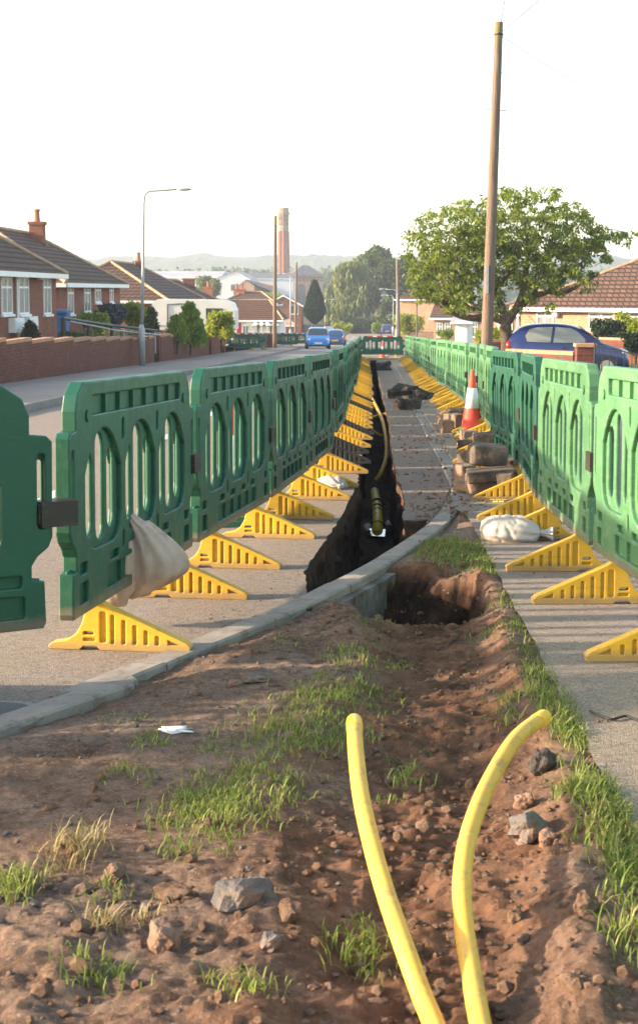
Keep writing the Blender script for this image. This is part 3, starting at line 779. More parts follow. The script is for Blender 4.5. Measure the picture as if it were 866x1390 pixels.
# ------------------------------------------------------------------ barriers
def half(pts): return pts + [(-x, y) for x, y in reversed(pts)]
out = half([(.78, .82), (.85, .775), (.875, .72), (.875, .655), (.935, .65), (.955, .63), (.955, .31), (.94, .275), (.90, .245), (.88, .215), (.88, .165), (.925, .16), (.93, .02), (.92, 0)])
outer = out[:]
def archw(cx, w_, y0, y1):
    h_ = w_ / 2; pts = []
    for k in range(13):
        u = -1 + 2 * k / 12; pts.append((cx - u * h_, y1 - (y1 - y0) * .36 * abs(u) ** 2.2))
    return pts + [(cx - h_, y0 + .10), (cx - h_ * .93, y0 + .05), (cx - h_ * .75, y0 + .015), (cx - h_ * .5, y0), (cx + h_ * .5, y0), (cx + h_ * .75, y0 + .015), (cx + h_ * .93, y0 + .05), (cx + h_, y0 + .10)]
hl = [rrect(-.68, .68, .700, .768, .012)]
hc = []
for cx in (-.535, 0, .535):
    hl.append(archw(cx, .475, .215, .645))
    for k, (y0, y1) in zip((-1, 0, 1), ((.262, .565), (.235, .625), (.262, .565))):
        hc.append(rrect(cx + k * .148 - .051, cx + k * .148 + .051, y0, y1, .045, 4))
for cx in (-.268, .268):
    hl.append(rrect(cx - .018, cx + .018, .585, .668, .018)); hl.append(rrect(cx - .018, cx + .018, .165, .235, .018))
for cx in (-.80, .80): hl.append(rrect(cx - .055, cx + .055, .04, .115, .012)); hl.append(rrect(cx - .045, cx + .045, .145, .185, .012))
hl += [rrect(-.50, .50, .045, .125, .015)]
for cx in (-.40, .40, -.14, .14): hl.append(rrect(cx - .06, cx + .06, .145, .175, .012))
for cx in (-.915, .915): hl.append(rrect(cx - .014, cx + .014, .34, .59, .012)); hc.append(rrect(cx - .010, cx + .010, .36, .57, .01))
mb = shape2d([(outer, hl, .0275), ([(x * .988, .012 + y * .976) for x, y in outer], hc, .0085)], .006)
for x in [-.49, -.295, -.1, .1, .295, .49]: mb.box(x - .006, x + .006, -.0235, .0235, .699, .769)
for x in [-.3, -.1, .1, .3]: mb.box(x - .006, x + .006, -.0235, .0235, .044, .126)
for s in (-1, 1):
    mb.lathe([(.022, -.034), (.022, .034)], 10)
    n_ = 20
    for i in range(len(mb.v) - 20, len(mb.v)):
        v = mb.v[i]; mb.v[i] = (v[0] + s * .745, v[2], v[1] + .70)
panel_mesh = mb
foot_out = [(-.175, 0), (-.18, .014), (-.165, .026), (-.11, .036), (-.072, .062), (-.05, .10), (-.035, .155), (-.022, .178), (.03, .178), (.05, .165), (.345, .036), (.36, .022), (.355, 0), (.02, 0), (.005, .014), (-.045, .014), (-.06, 0)]
fl = [rrect(-.045, -.005, .058, .070, .006), rrect(-.045, .0, .034, .046, .006), rrect(.018, .042, .03, .145, .008)]
fh = [rrect(-.045, -.005, .058, .070, .006)]
for k in range(5):
    x = .066 + k * .042; top = .178 - (x - .03) * .44 - .028
    fl.append(rrect(x - .007, x + .007, .026, top, .005))
fl.append([(.275, .028), (.315, .028), (.275, .046)])
fm = shape2d([(foot_out, fl, .026), ([(x * .98 if x > 0 else x * .97, .003 + y * .96) for x, y in foot_out], fh, .012)], .004)

def make_barrier(mat):
    root = empty('plastic_barrier', (0, 0, 0))
    p = panel_mesh.build('panel', mat, root); p.location = (0, 0, .175)
    for s in (-1, 1):
        f = fm.build('foot', M['yellow'], root); f.location = (s * .56, 0, 0); f.rotation_euler = (0, 0, R(-90))
        pg = MB().box(-.014, .014, -.012, .012, .165, .33).build('peg', M['link'], f); pg.location = (-.0, 0, 0)
    l = MB().box(-.075, .055, -.042, .042, 0, .085).box(-.082, -.075, -.03, .03, .01, .075).build('link_clip', M['link'], root); l.location = (.985, 0, .52)
    return root
ORD = ['first', 'second', 'third', 'fourth', 'fifth', 'sixth', 'seventh', 'eighth', 'ninth', 'tenth', 'eleventh', 'twelfth', 'thirteenth', 'fourteenth', 'fifteenth',
       'sixteenth', 'seventeenth', 'eighteenth', 'nineteenth', 'twentieth', 'twenty-first', 'twenty-second', 'twenty-third', 'twenty-fourth', 'twenty-fifth', 'twenty-sixth',
       'twenty-seventh', 'twenty-eighth', 'twenty-ninth', 'thirtieth', 'thirty-first', 'thirty-second', 'thirty-third', 'thirty-fourth', 'thirty-fifth']
proto = {}
def chain(line, side, mat, zig, group, dz=0.0, start=None):
    """walk along the line placing 2 m barriers end to end. side=+1: the long toe of the foot points to +x"""
    L = resample(line, .02); i = 0; n = 0; res = []
    PITCHM = 1.985
    cur = Vector(L[0])
    while True:
        j = i
        while j < len(L) and (Vector(L[j]) - cur).length < PITCHM: j += 1
        if j >= len(L): break
        nxt = Vector(L[j]); nxt = Vector((nxt.x + zig(n), nxt.y))
        d = (nxt - cur).normalized(); nxt = cur + d * PITCHM
        res.append((cur.copy(), nxt.copy())); cur = nxt; i = j; n += 1
    out_ = []
    for n, (a, b_) in enumerate(res):
        if (mat.name, side) not in proto:
            o = make_barrier(mat); proto[mat.name, side] = o
        else: o = copy_tree(proto[mat.name, side])
        mid = (a + b_) / 2; d = b_ - a
        o.location = (mid.x, mid.y, (g(a.y) + g(b_.y)) / 2 + dz)
        ang = math.atan2(d.y, d.x)
        # local x along the line; foot's toe points local -y rotated; for side -1 flip by 180 deg
        slope = math.atan2(g(b_.y) - g(a.y), d.length)
        if side > 0: o.rotation_euler = (0, -slope, ang)
        else: o.rotation_euler = (0, slope, ang + math.pi)
        o['group'] = group; o['category'] = 'barrier'
        out_.append(o)
    return out_
zl = [.0, .0, .0, .02, -.02, .03, -.02, .02]
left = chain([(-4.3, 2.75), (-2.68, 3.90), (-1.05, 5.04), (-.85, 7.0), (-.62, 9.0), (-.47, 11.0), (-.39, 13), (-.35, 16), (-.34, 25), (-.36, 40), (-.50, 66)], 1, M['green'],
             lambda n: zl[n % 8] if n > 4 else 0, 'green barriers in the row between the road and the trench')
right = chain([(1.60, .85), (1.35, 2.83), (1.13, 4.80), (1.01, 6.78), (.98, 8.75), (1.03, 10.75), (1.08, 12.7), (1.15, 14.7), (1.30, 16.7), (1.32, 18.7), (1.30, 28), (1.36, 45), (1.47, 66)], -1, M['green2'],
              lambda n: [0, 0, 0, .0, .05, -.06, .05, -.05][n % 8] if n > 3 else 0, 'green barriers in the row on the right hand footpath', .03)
lefts = ['green barrier cut off by the left edge of the photo, nearest on the left',
         'dark green barrier with the tan sandbag hanging from it, left row',
         'dark green barrier with the traffic cone behind it, left row']
for i, o in enumerate(left):
    k = i - 1                      # first in view is index 1
    if k < 0: o['label'] = 'green barrier in the left row beside the photographer, left of the verge'
    elif k < 3: o['label'] = lefts[k]
    else: o['label'] = 'dark green barrier, %s from the camera in the row left of the trench' % ORD[k]
    if k >= 1: pass
for i, o in enumerate(right):
    k = i - 2
    if k < 0: o['label'] = ['green barrier beside the photographer in the right row', 'green barrier in the right row just before the one cut by the photo edge'][i]
    elif k == 0: o['label'] = 'sunlit pale green barrier cut off by the right edge of the photo'
    elif k == 1: o['label'] = 'green barrier above the white sandbag in the right row'
    elif k == 2: o['label'] = 'green barrier just in front of the stone block pile, right row'
    else: o['label'] = 'sunlit green barrier, %s from the camera in the right hand row' % ORD[k]
# three right hand panels take the left row's green, without the painted sunlight, and a few black rubber feet
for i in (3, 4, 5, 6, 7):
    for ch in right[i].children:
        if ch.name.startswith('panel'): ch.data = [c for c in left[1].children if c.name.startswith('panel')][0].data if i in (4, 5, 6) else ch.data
def setfoot(o, which, mat, lab):
    fs = [c for c in o.children if c.name.startswith('foot')]
    f = fs[which]; f.data = f.data.copy(); f.data.materials[0] = mat; f['label'] = lab
for i, wch in ((6, 0), (6, 1), (8, 0), (10, 1), (12, 0)): setfoot(left[i], wch, M['blackfoot'], 'black rubber foot')
# small jitters of each barrier so that the rows are not machine-straight
for k, o in enumerate(left[4:] + right[4:]):
    o.rotation_euler.z += rng.uniform(-.012, .012); o.rotation_euler.x = rng.uniform(-.02, .02)
# closing barrier across the end of the works
eb = copy_tree(proto[M['green'].name, 1]); e0 = (gx(489, 66.5) + gx(549, 66.5)) / 2
eb.location = (e0, 66.6, g(66.6) + .01); eb.rotation_euler = (0, 0, R(2))
tag(eb, 'green barrier standing across the far end of the trench', 'barrier', 'green barriers closing the works')
mb = MB()
for k in range(6):
    if k % 2 == 0: mb.box(-.66 + k * .22, -.46 + k * .22, -.036, -.030, .94, .995)
mb.build('reflective_strip', M['red'], eb)
mb = MB()
for k in range(6):
    if k % 2: mb.box(-.66 + k * .22, -.46 + k * .22, -.036, -.030, .94, .995)
mb.build('reflective_strip', M['whitep'], eb)
# timber/yellow board lying below the closing barrier
o = MB().box(-.85, .85, -.35, .1, 0, .05).build('trench_cover_board', M['yellow']); o.location = (e0 - .05, 64.6, g(64.6) + .03); tag(o, 'yellow board laid over the far end of the trench', 'board')

# ------------------------------------------------------------------ cones
def cone(x, y, z, s, label, sc_=1.0, group=None):
    r0 = empty('traffic_cone', (x, y, z), rng.uniform(0, 1), label, 'traffic cone', group)
    h = .75 * sc_
    MB().box(-.2 * sc_, .2 * sc_, -.2 * sc_, .2 * sc_, 0, .035 * sc_).box(-.17 * sc_, .17 * sc_, -.17 * sc_, .17 * sc_, .035 * sc_, .055 * sc_).build('base', M['conebase'], r0)
    def rad(z_): return (.135 - .115 * z_ / .75) * sc_
    MB().lathe([(.155 * sc_, .05 * sc_), (rad(.05), .075 * sc_), (rad(.33), .33 * sc_), (rad(.34), .34 * sc_), (rad(.66), .66 * sc_), (rad(.75), h), (.012, h + .004)], 24).build('cone_body', M['orange'], r0, True)
    MB().lathe([(rad(.30) + .001, .30 * sc_), (rad(.30) + .004, .302 * sc_), (rad(.54) + .004, .538 * sc_), (rad(.54) + .001, .54 * sc_)], 24).build('reflective_sleeve', M['whitesleeve'], r0, True)
    return r0
c = G(640, 588, .03); cone(c.x, c.y, c.z, 1, 'orange and white traffic cone standing beside the right hand barriers', .95)
c = G(318, 712); cone(c.x - .02, c.y + .1, c.z, 1, 'orange traffic cone standing behind the left hand barriers', 1.0)
cone(gx(519, 67.6), 67.9, g(67.9), 1, 'small distant cone seen through the closing barrier', 1.0)

# ------------------------------------------------------------------ sandbags
def sandbag(name, loc, rad, rz, mat, label, seed=1, tilt=0, ties=True, ps=1.6):
    """sack resting on the ground: fat body, pinched and frilled neck at the local +x end"""
    NR, NS = 56, 56; vs_ = []; fs = []
    for i in range(NS + 1):
        u = i / NS
        if u < .86:
            t_ = u / .86; e = max(0, 1 - abs(2 * t_ - .92) ** 2.3) ** .5 if t_ < .96 else .2
            e = max(e, .0 if t_ < .05 else .17)
        else: e = .17 + .26 * ((u - .86) / .14)
        if u == 0: e = .02
        for k in range(NR):
            a = 2 * math.pi * k / NR
            pl = 1 + (.05 + .10 * max(0, (u - .5)) * 2) * math.sin(a * 9 + seed + 2 * math.sin(u * 5)) * (.4 if u < .5 else 1)
            pl += .08 * mnoise.noise(Vector((math.cos(a) * 1.4, math.sin(a) * 1.4, u * 3 + seed)))
            pl -= .08 * (1 - abs(mnoise.noise(Vector((math.cos(a) * 2.2 + u * 3, math.sin(a) * 2.2 - u * 2, u * 7 + seed))))) ** 5 - .02
            y = math.cos(a) * rad[1] * e * pl; z = math.sin(a) * rad[2] * e * pl
            z = max(z, -rad[2] * .62); z += -.2 * rad[2] * u
            vs_.append((-rad[0] + u * 2 * rad[0], y, z + rad[2] * .62))
    for i in range(NS):
        for k in range(NR): fs.append((i * NR + k, i * NR + (k + 1) % NR, (i + 1) * NR + (k + 1) % NR, (i + 1) * NR + k))
    fs.append(tuple(range(NR))[::-1]); fs.append(tuple(NS * NR + k for k in range(NR)))
    o = MB().add(vs_, fs).build(name, mat, smooth=True); o.location = loc; o.rotation_euler = (0, tilt, rz)
    return tag(o, label, 'sandbag')
c = G(703, 736, .03); sandbag('sandbag', (c.x + .0, c.y + .1, c.z), (.20, .15, .085), R(-8), M['whitebag'], 'white sandbag lying on the footpath beside a yellow foot', 2)
# hanging sandbag: thrown over the barrier's bottom rail, its neck pulled through a slot
def hanging(loc, pts, mat, label, rz=0, seed=0):
    """pts: (x, z, half width, half depth) down the sack"""
    NR = 72; vs_ = []; fs = []
    P = []
    for i in range(len(pts) - 1):
        for k in range(6):
            t_ = k / 6; t_ = t_
            p0 = pts[max(i - 1, 0)]; p1 = pts[i]; p2 = pts[i + 1]; p3 = pts[min(i + 2, len(pts) - 1)]
            P.append([.5 * (2 * b_ + (c_ - a) * t_ + (2 * a - 5 * b_ + 4 * c_ - d) * t_ ** 2 + (3 * b_ - a - 3 * c_ + d) * t_ ** 3) for a, b_, c_, d in zip(p0, p1, p2, p3)])
    P.append(list(pts[-1])); n = len(P)
    for i, (x, z, hw, hd) in enumerate(P):
        u = i / (n - 1)
        for k in range(NR):
            a = 2 * math.pi * k / NR
            f = 1 + (.10 * (1 - u) ** 1.2 + .012) * math.sin(a * 11 + seed + u * 2.2) + .10 * mnoise.noise(Vector((math.cos(a) * 1.5, math.sin(a) * 1.5, u * 3 + seed))) - .05 * (1 - abs(mnoise.noise(Vector((math.cos(a) * 2.5, math.sin(a) * 2.5, u * 2.2 + seed + 9))))) ** 6
            vs_.append((x + math.cos(a) * hw * f, math.sin(a) * hd * f, z + .02 * math.cos(a) * (1 if hw > .04 else 0)))
    for i in range(n - 1):
        for k in range(NR): fs.append((i * NR + k, i * NR + (k + 1) % NR, (i + 1) * NR + (k + 1) % NR, (i + 1) * NR + k))
    fs.append(tuple(range(NR))[::-1]); fs.append(tuple((n - 1) * NR + k for k in range(NR)))
    o = MB().add(vs_, fs).build('sandbag', mat, smooth=True); o.location = loc; o.rotation_euler = (0, 0, rz); return tag(o, label, 'sandbag')
yb = 6.12
xb = float(np.interp(yb, [5.1, 7.06], [-1.055, -.845]))
hanging((xb - .01, 5.97, g(yb) - .005), [(-.03, .475, .012, .018), (0, .44, .028, .04), (.045, .37, .07, .075), (.085, .29, .115, .10), (.10, .22, .125, .11), (.08, .17, .10, .095), (.045, .135, .06, .07), (.03, .125, .02, .03)], M['bag'],
        'tan sandbag hanging from the slot of the second left barrier', 0, 1)
hanging((-1.0, 5.9, g(5.9) + .0), [(.03, .44, .012, .018), (.01, .38, .028, .03), (0, .3, .06, .06), (-.01, .2, .08, .075), (0, .13, .07, .065), (.0, .085, .03, .03)], M['bag'],
        'smaller tan sandbag behind the second left barrier', 0, 3)
sb = G(455, 612)
for (px, py, s_, mt_, lb) in ((455, 662, 1, 'whitebag', 'crumpled white sandbag between the yellow feet of the left row'), (462, 604, .9, 'whitebag', 'dirty white sandbag on black feet in the left row'),
                              (440, 676, .8, 'whitebag', 'flat white sack over the yellow foot nearest the trench edge')):
    c = G(px, py); sandbag('sandbag', (c.x - .02, c.y, g(c.y)), (.17 * s_, .11 * s_, .06 * s_), R(-60), M[mt_], lb, int(px))
c = G(622, 530, .03); sandbag('sandbag', (c.x, c.y, c.z), (.26, .17, .15), R(20), M['bag'], 'grey brown sandbag lying beyond the traffic cone', 11)

# ------------------------------------------------------------------ stone blocks
def block(px, py, wpx, hpx, h0, rz, mat, label, seed, dep_=.16, group='stone blocks piled by the right hand barriers'):
    c = G(px, py, .03 + h0); s_ = c.y / FPX
    wx = wpx * s_; hz = hpx * s_
    mt = Matrix.Rotation(R(rz), 3, 'Z') @ Matrix.Rotation(R(random.Random(seed).uniform(-7, 7)), 3, 'Y')
    o = MB().blob((0, 0, 0), (wx * .56, dep_ * .56, hz * .56), seed, 4, .13, mt, 2.2, .80).build('stone_block', mat, smooth=True)
    o.location = (c.x, c.y + dep_ / 2, c.z + hz / 2)
    return tag(o, label, 'stone block', group)
B = M['block']; Bt = M['blocktan']
block(655, 671, 38, 27, 0, 8, Bt, 'tan squared stone block at the front of the pile', 1)
block(682, 667, 34, 18, 0, -4, B, 'low dark stone block right of the tan front block', 2)
block(668, 655, 62, 16, .10, 3, B, 'long dark stone laid across the front blocks', 3, .2)
block(632, 657, 20, 24, 0, 25, Bt, 'brown stone block leaning left of the tan front block', 4)
block(662, 636, 54, 22, 0, -6, B, 'dark stone block beneath the big squared one', 5, .2)
block(663, 632, 46, 25, .19, 4, B, 'big squared dark block in the middle of the pile', 6, .22)
block(701, 648, 34, 38, .02, 12, B, 'dark stone block propped against the barrier, right end of the pile', 7, .2)
block(660, 608, 30, 18, .2, 0, B, 'dark block on top of the pile beside the cone', 8, .2)
block(638, 632, 22, 14, 0, 30, B, 'small dark stone at the left foot of the pile', 9)
block(620, 586, 24, 22, 0, 35, Bt, 'tan boulder left of the traffic cone', 10, .22)
block(606, 588, 16, 16, 0, 10, Bt, 'small brown stone left of the tan boulder', 11)
block(619, 572, 24, 16, .08, 0, B, 'dark squared stone behind the tan boulder', 12, .2)
block(640, 668, 26, 10, 0, 40, Bt, 'thin broken slab lying against the tan front block', 21, .2)
block(712, 632, 26, 20, .16, 5, B, 'small dark stone wedged on top of the right end of the pile', 22)
block(641, 615, 30, 14, .0, -25, B, 'dark broken slab between the cone and the pile', 23, .2)
block(604, 574, 20, 9, 0, 15, Bt, 'flat brown slab fragment nearest the kerb by the cone', 24)
block(636, 598, 18, 12, .0, 12, Bt, 'small tan stone just in front of the cone base', 25)
block(682, 640, 36, 16, .12, -14, Bt, 'brown slab tilted behind the long dark stone', 26, .2)
block(690, 662, 20, 18, .08, -20, B, 'small rounded dark stone in the pile by the yellow foot', 14)
# broken asphalt lumps on the slab
for (px, py, r_, sd, lb) in ((553, 556, 16, 1, 'black broken asphalt lump on the slab, largest of its heap'), (540, 541, 14, 2, 'broken asphalt lump at the far left of the heap'), (572, 545, 12, 3, 'broken asphalt lump nearest the missing kerb'),
                             (562, 538, 12, 4, 'broken asphalt lump at the back of the heap'), (520, 503, 9, 5, 'dark debris lump far along the slab'), (548, 548, 9, 6, 'small asphalt lump in the middle of the heap')):
    c = G(px, py); r_ = r_ * c.y / FPX
    o = MB().blob((0, 0, 0), (r_, r_ * .8, r_ * .8), sd, 3, .8, None, 1.5, .45).build('asphalt_lump', M['bitumen']); o.location = (c.x, c.y, c.z + r_ * .3); tag(o, lb, 'asphalt lump', 'broken asphalt heaped on the slab')

# ------------------------------------------------------------------ pipes
def spline(pts, n=10):
    P = [Vector(p) for p in pts]; out_ = []
    for i in range(len(P) - 1):
        p0 = P[max(i - 1, 0)]; p1 = P[i]; p2 = P[i + 1]; p3 = P[min(i + 2, len(P) - 1)]
        for k in range(n):
            t_ = k / n; out_.append(.5 * ((2 * p1) + (p2 - p0) * t_ + (2 * p0 - 5 * p1 + 4 * p2 - p3) * t_ ** 2 + (3 * p1 - p0 - 3 * p2 + p3) * t_ ** 3))
    out_.append(P[-1]); return out_
def pipe(pix, r_, label, tape=True):
    pts = spline([G(a, b_, h) for a, b_, h in pix], 18)
    root = empty('gas_pipe', pts[-1], 0, label, 'pipe')
    base = Vector(pts[-1]); pts = [p - base for p in pts]
    MB().tube(pts, r_, 20).build('pipe', M['pipe'], root, True)
    if tape:
        d = (pts[0] - pts[1]).normalized(); q = [pts[0] + d * .008, pts[0] + d * .006, pts[0], pts[1], pts[2]]
        acc = 0; tp = [pts[0]]
        for a, b_ in zip(pts, pts[1:]):
            acc += (b_ - a).length; tp.append(b_)
            if acc > .055: break
        tp = [pts[0] + d * .012, pts[0] + d * .008] + tp
        rr = [r_ * .72, r_ * 1.03] + [r_ * (1.06 + .02 * math.sin(i * 2.5)) for i in range(len(tp) - 2)]
        MB().tube(tp, rr, 20).build('end_tape', M['tape'], root, True)
    return root
pipe([(481, 980, .215), (483, 1020, .20), (490, 1080, .17), (503, 1140, .135), (522, 1208, .10), (550, 1290, .06), (572, 1350, .02), (592, 1400, .0), (625, 1500, -.02), (660, 1640, -.2)], .0190, 'straight yellow pipe rising from the soil, left of the two')
pipe([(737, 974, .20), (700, 1003, .20), (662, 1065, .17), (637, 1130, .135), (627, 1190, .10), (629, 1250, .06), (636, 1300, .03), (654, 1400, .015), (680, 1500, -.02), (710, 1640, -.2)], .0190, 'curved yellow pipe bending to the right out of the soil')
def tpipe(pix, r_, label, mat='pipe'):
    o = MB().tube(spline([G(a, b_, h) for a, b_, h in pix]), r_, 12).build('service_pipe', M[mat], smooth=True); return tag(o, label, 'pipe', 'thin yellow pipes inside the trench')
tpipe([(503, 538, -.02), (511, 553, -.05), (519, 572, -.12), (524, 598, -.25), (524, 620, -.38), (518, 640, -.52), (510, 652, -.62)], .028, 'long yellow service pipe looping down the trench')
tpipe([(497, 566, -.12), (506, 566, -.12), (516, 563, -.10), (524, 562, -.08)], .02, 'short yellow pipe crossing the trench')
tpipe([(498, 571, -.2), (504, 582, -.28), (511, 588, -.32), (519, 591, -.35)], .018, 'thin yellow pipe curling under the crossing pipe')
mp = empty('gas_main', (.06, 14.6, g(14.6) - .70), 0, 'yellow gas main banded with dark tape in the trench bottom', 'pipe')
MB().tube([(0, 0, -.06), (.005, .8, -.05), (.0, 2.2, -.10), (-.02, 4.0, -.2)], .055, 20).build('pipe', M['mainpipe'], mp, True)
for k, yy in enumerate((.25, .8, 1.25, 1.6, 2.1)):
    MB().tube([(.004, yy, -.052 - .02 * max(0, yy - .8)), (.004, yy + .035, -.053 - .02 * max(0, yy - .74))], .058, 20).build('band', M['trim'], mp, True)
o = MB().add([(.0, 14.3, 0), (.13, 14.25, 0), (.14, 14.7, 0), (-.02, 14.75, 0)], [(0, 1, 2, 3)]).build('puddle', M['water']); o.location = (0, 0, g(14.6) - .755); tag(o, kind='structure')
# white sheet scraps beside the main
for (dx, sd, lb) in ((-.10, 1, 'scrap of white plastic left of the gas main'), (.11, 2, 'scrap of white plastic right of the gas main')):
    o = MB().blob((0, 0, 0), (.035, .16, .02), sd, 2, .6).build('plastic_scrap', M['whitebag'], smooth=True); o.location = (.06 + dx, 14.5 + .2 * sd, g(14.5) - .73); tag(o, lb, 'plastic scrap')
# black cable on the footpath, at the right edge
cp = spline([G(a, b_, .038) for a, b_ in ((800, 965), (815, 972), (830, 976), (850, 972), (872, 980), (900, 975))])
tag(MB().tube(cp, .004, 6).build('cable', M['wire'], smooth=True), 'thin black cable on the footpath at the right edge', 'cable')
# iron cover in the road at the left edge
c = G(-8, 972); mc = empty('manhole_cover', (c.x, c.y, c.z), 0, 'round iron cover set in the road at the left edge', 'manhole cover')
MB().lathe([(.16, .0), (.16, .006), (.135, .006), (.135, .002)], 32).build('rim', M['kerb'], mc); MB().lathe([(.13, 0), (.13, .008)], 32).build('cover', M['darkiron'], mc)
# yellow survey mark sprayed on the footpath
mb = MB()
a = G(638, 683, .034); b_ = G(705, 683, .034)
for k in range(24):
    x0 = a.x + (b_.x - a.x) * k / 24; x1 = a.x + (b_.x - a.x) * (k + .9) / 24; yy = a.y + .02 * mnoise.noise(Vector((k * .7, 0, 0))); w_ = .018 + .01 * mnoise.noise(Vector((k, 4, 0)))
    mb.add([(x0, yy - w_, a.z), (x1, yy - w_, a.z), (x1, yy + w_, a.z), (x0, yy + w_, a.z)], [(0, 1, 2, 3)])
for k in range(5):
    p = G(668 + k * 4, 678 + (k % 2) * 3, .034); mb.add([(p.x - .02, p.y - .03, p.z), (p.x + .015, p.y - .03, p.z), (p.x + .02, p.y + .05, p.z), (p.x - .015, p.y + .05, p.z)], [(0, 1, 2, 3)])
tag(mb.build('paint_mark', M['ypaint']), kind='structure')
# centre line dashes
for k, y0 in enumerate(range(3, 200, 6)):
    mb = MB().add([(-2.33, y0, g(y0) + .006), (-2.23, y0, g(y0) + .006), (-2.23, y0 + 2.5, g(y0 + 2.5) + .006), (-2.33, y0 + 2.5, g(y0 + 2.5) + .006)], [(0, 1, 2, 3)])
    tag(mb.build('road_marking', M['paint']), kind='structure')

# ------------------------------------------------------------------ houses and walls
def pY(px, X):
    """distance at which the line of sight through px crosses the plane x = X"""
    return X / gx(px, 1.0)
def house(name, loc, rz, L, W, eave, ridge, hipa, hipb, wallm, roofm, label, cat='house', base=-.3, group=None, ridgemat='ridge', over=.3):
    root = empty(name, loc, rz, label, cat, group)
    MB().box(0, L, 0, W, base, eave).build('wall', M[wallm], root)
    e = over; zo = eave - .08; th = .10
    a = [(-e, -e), (L + e, -e), (L + e, W + e), (-e, W + e)]
    ra = (hipa if hipa else -e, W / 2, ridge); rb = (L - hipb if hipb else L + e, W / 2, ridge)
    vs_ = [(x, y, zo) for x, y in a] + [ra, rb] + [(x, y, zo - th) for x, y in a]
    fs = [(0, 1, 5, 4), (2, 3, 4, 5), (1, 2, 5), (3, 0, 4), (6, 9, 8, 7), (0, 6, 7, 1), (1, 7, 8, 2), (2, 8, 9, 3), (3, 9, 6, 0)]
    rf = MB().add(vs_, fs).build('roof', M[roofm], root)
    if not hipa: MB().add([(0, 0, zo), (0, W, zo), (0, W / 2, ridge - .12)], [(0, 2, 1)]).build('gable', M[wallm], root)
    if not hipb: MB().add([(L, 0, zo), (L, W, zo), (L, W / 2, ridge - .12)], [(0, 1, 2)]).build('gable', M[wallm], root)
    mb = MB().box(-e + .01, L + e - .01, -e - .06, -e - .004, zo - .16, zo - .012)
    mb.box(-e - .03, -e - .004, -e, W + e, zo - .16, zo - .012).box(L + e + .004, L + e + .03, -e, W + e, zo - .16, zo - .012)
    mb.build('gutter', M['upvc'], root)
    if ridgemat:
        mb = MB()
        def rt(p, q):
            p, q = Vector(p), Vector(q); n = max(1, int((q - p).length / .33)); u = (q - p) / n
            for k in range(n): mb.tube([p + u * k, p + u * (k + .97)], [.10, .085], 6)
        rt(ra, rb)
        if hipa: rt((-e, -e, zo), ra); rt((-e, W + e, zo), ra)
        if hipb: rt((L + e, -e, zo), rb); rt((L + e, W + e, zo), rb)
        mb.build('ridge_tiles', M[ridgemat], rf)
    return root
def window(root, x0, x1, z0, z1, y=0, glass='curtain', mull=1, top=True, sill=True):
    t_ = .055; mb = MB(); f = .035
    for bx in ((x0, x0 + t_, z0, z1), (x1 - t_, x1, z0, z1)): mb.box(bx[0], bx[1], y - f, y + .02, bx[2], bx[3])
    mb.box(x0 + t_, x1 - t_, y - f, y + .02, z0, z0 + t_).box(x0 + t_, x1 - t_, y - f, y + .02, z1 - t_, z1)
    for k in range(mull):
        xm = x0 + (x1 - x0) * (k + 1) / (mull + 1); mb.box(xm - t_ / 2, xm + t_ / 2, y - f + .003, y + .02, z0 + t_, z1 - t_)
    if top: mb.box(x0 + t_, x1 - t_, y - f + .006, y + .02, z0 + (z1 - z0) * .70, z0 + (z1 - z0) * .70 + t_)
    fr = mb.build('window', M['upvc'], root)
    MB().box(x0 + .02, x1 - .02, y - .012, y + .01, z0 + .02, z1 - .02).build('pane', M[glass], fr)
    if sill: MB().box(x0 - .06, x1 + .06, y - .09, y - .002, z0 - .07, z0 - .004).build('sill', M['upvc'], fr)
    return fr
def chimney(root, x, y, z0, z1, pots=1, s=.5, mat='brick'):
    c_ = MB().box(x - s / 2, x + s / 2, y - s / 2, y + s / 2, z0, z1 - .12).box(x - s / 2 - .05, x + s / 2 + .05, y - s / 2 - .05, y + s / 2 + .05, z1 - .12, z1).build('chimney', M[mat], root)
    MB().box(x - s / 2 - .07, x + s / 2 + .07, y - s / 2 - .12, y + s / 2 + .07, z0 - .06, z0 + .12).build('flashing', M['slate'], c_)
    for k in range(pots):
        px_ = x + (k - (pots - 1) / 2) * s * .5
        MB().lathe([(.13, 0), (.12, .05), (.10, .4), (.125, .42), (.125, .5), (.09, .5)], 12, (px_, y, z1)).build('chimney_pot', M['pot'], c_)
def antenna(x, y, z, h, label, arm=1.0, dirx=-1):
    mb = MB().tube([(0, 0, 0), (0, 0, h)], .018, 6).tube([(0, 0, h - .05), (dirx * arm, .1, h)], .012, 5)
    for k in range(9): mb.tube([(dirx * arm * (k + 1) / 9.5, -.15, h), (dirx * arm * (k + 1) / 9.5, .35, h)], .008, 4)
    o = mb.build('tv_antenna', M['galv']); o.location = (x, y, z); tag(o, label, 'antenna')

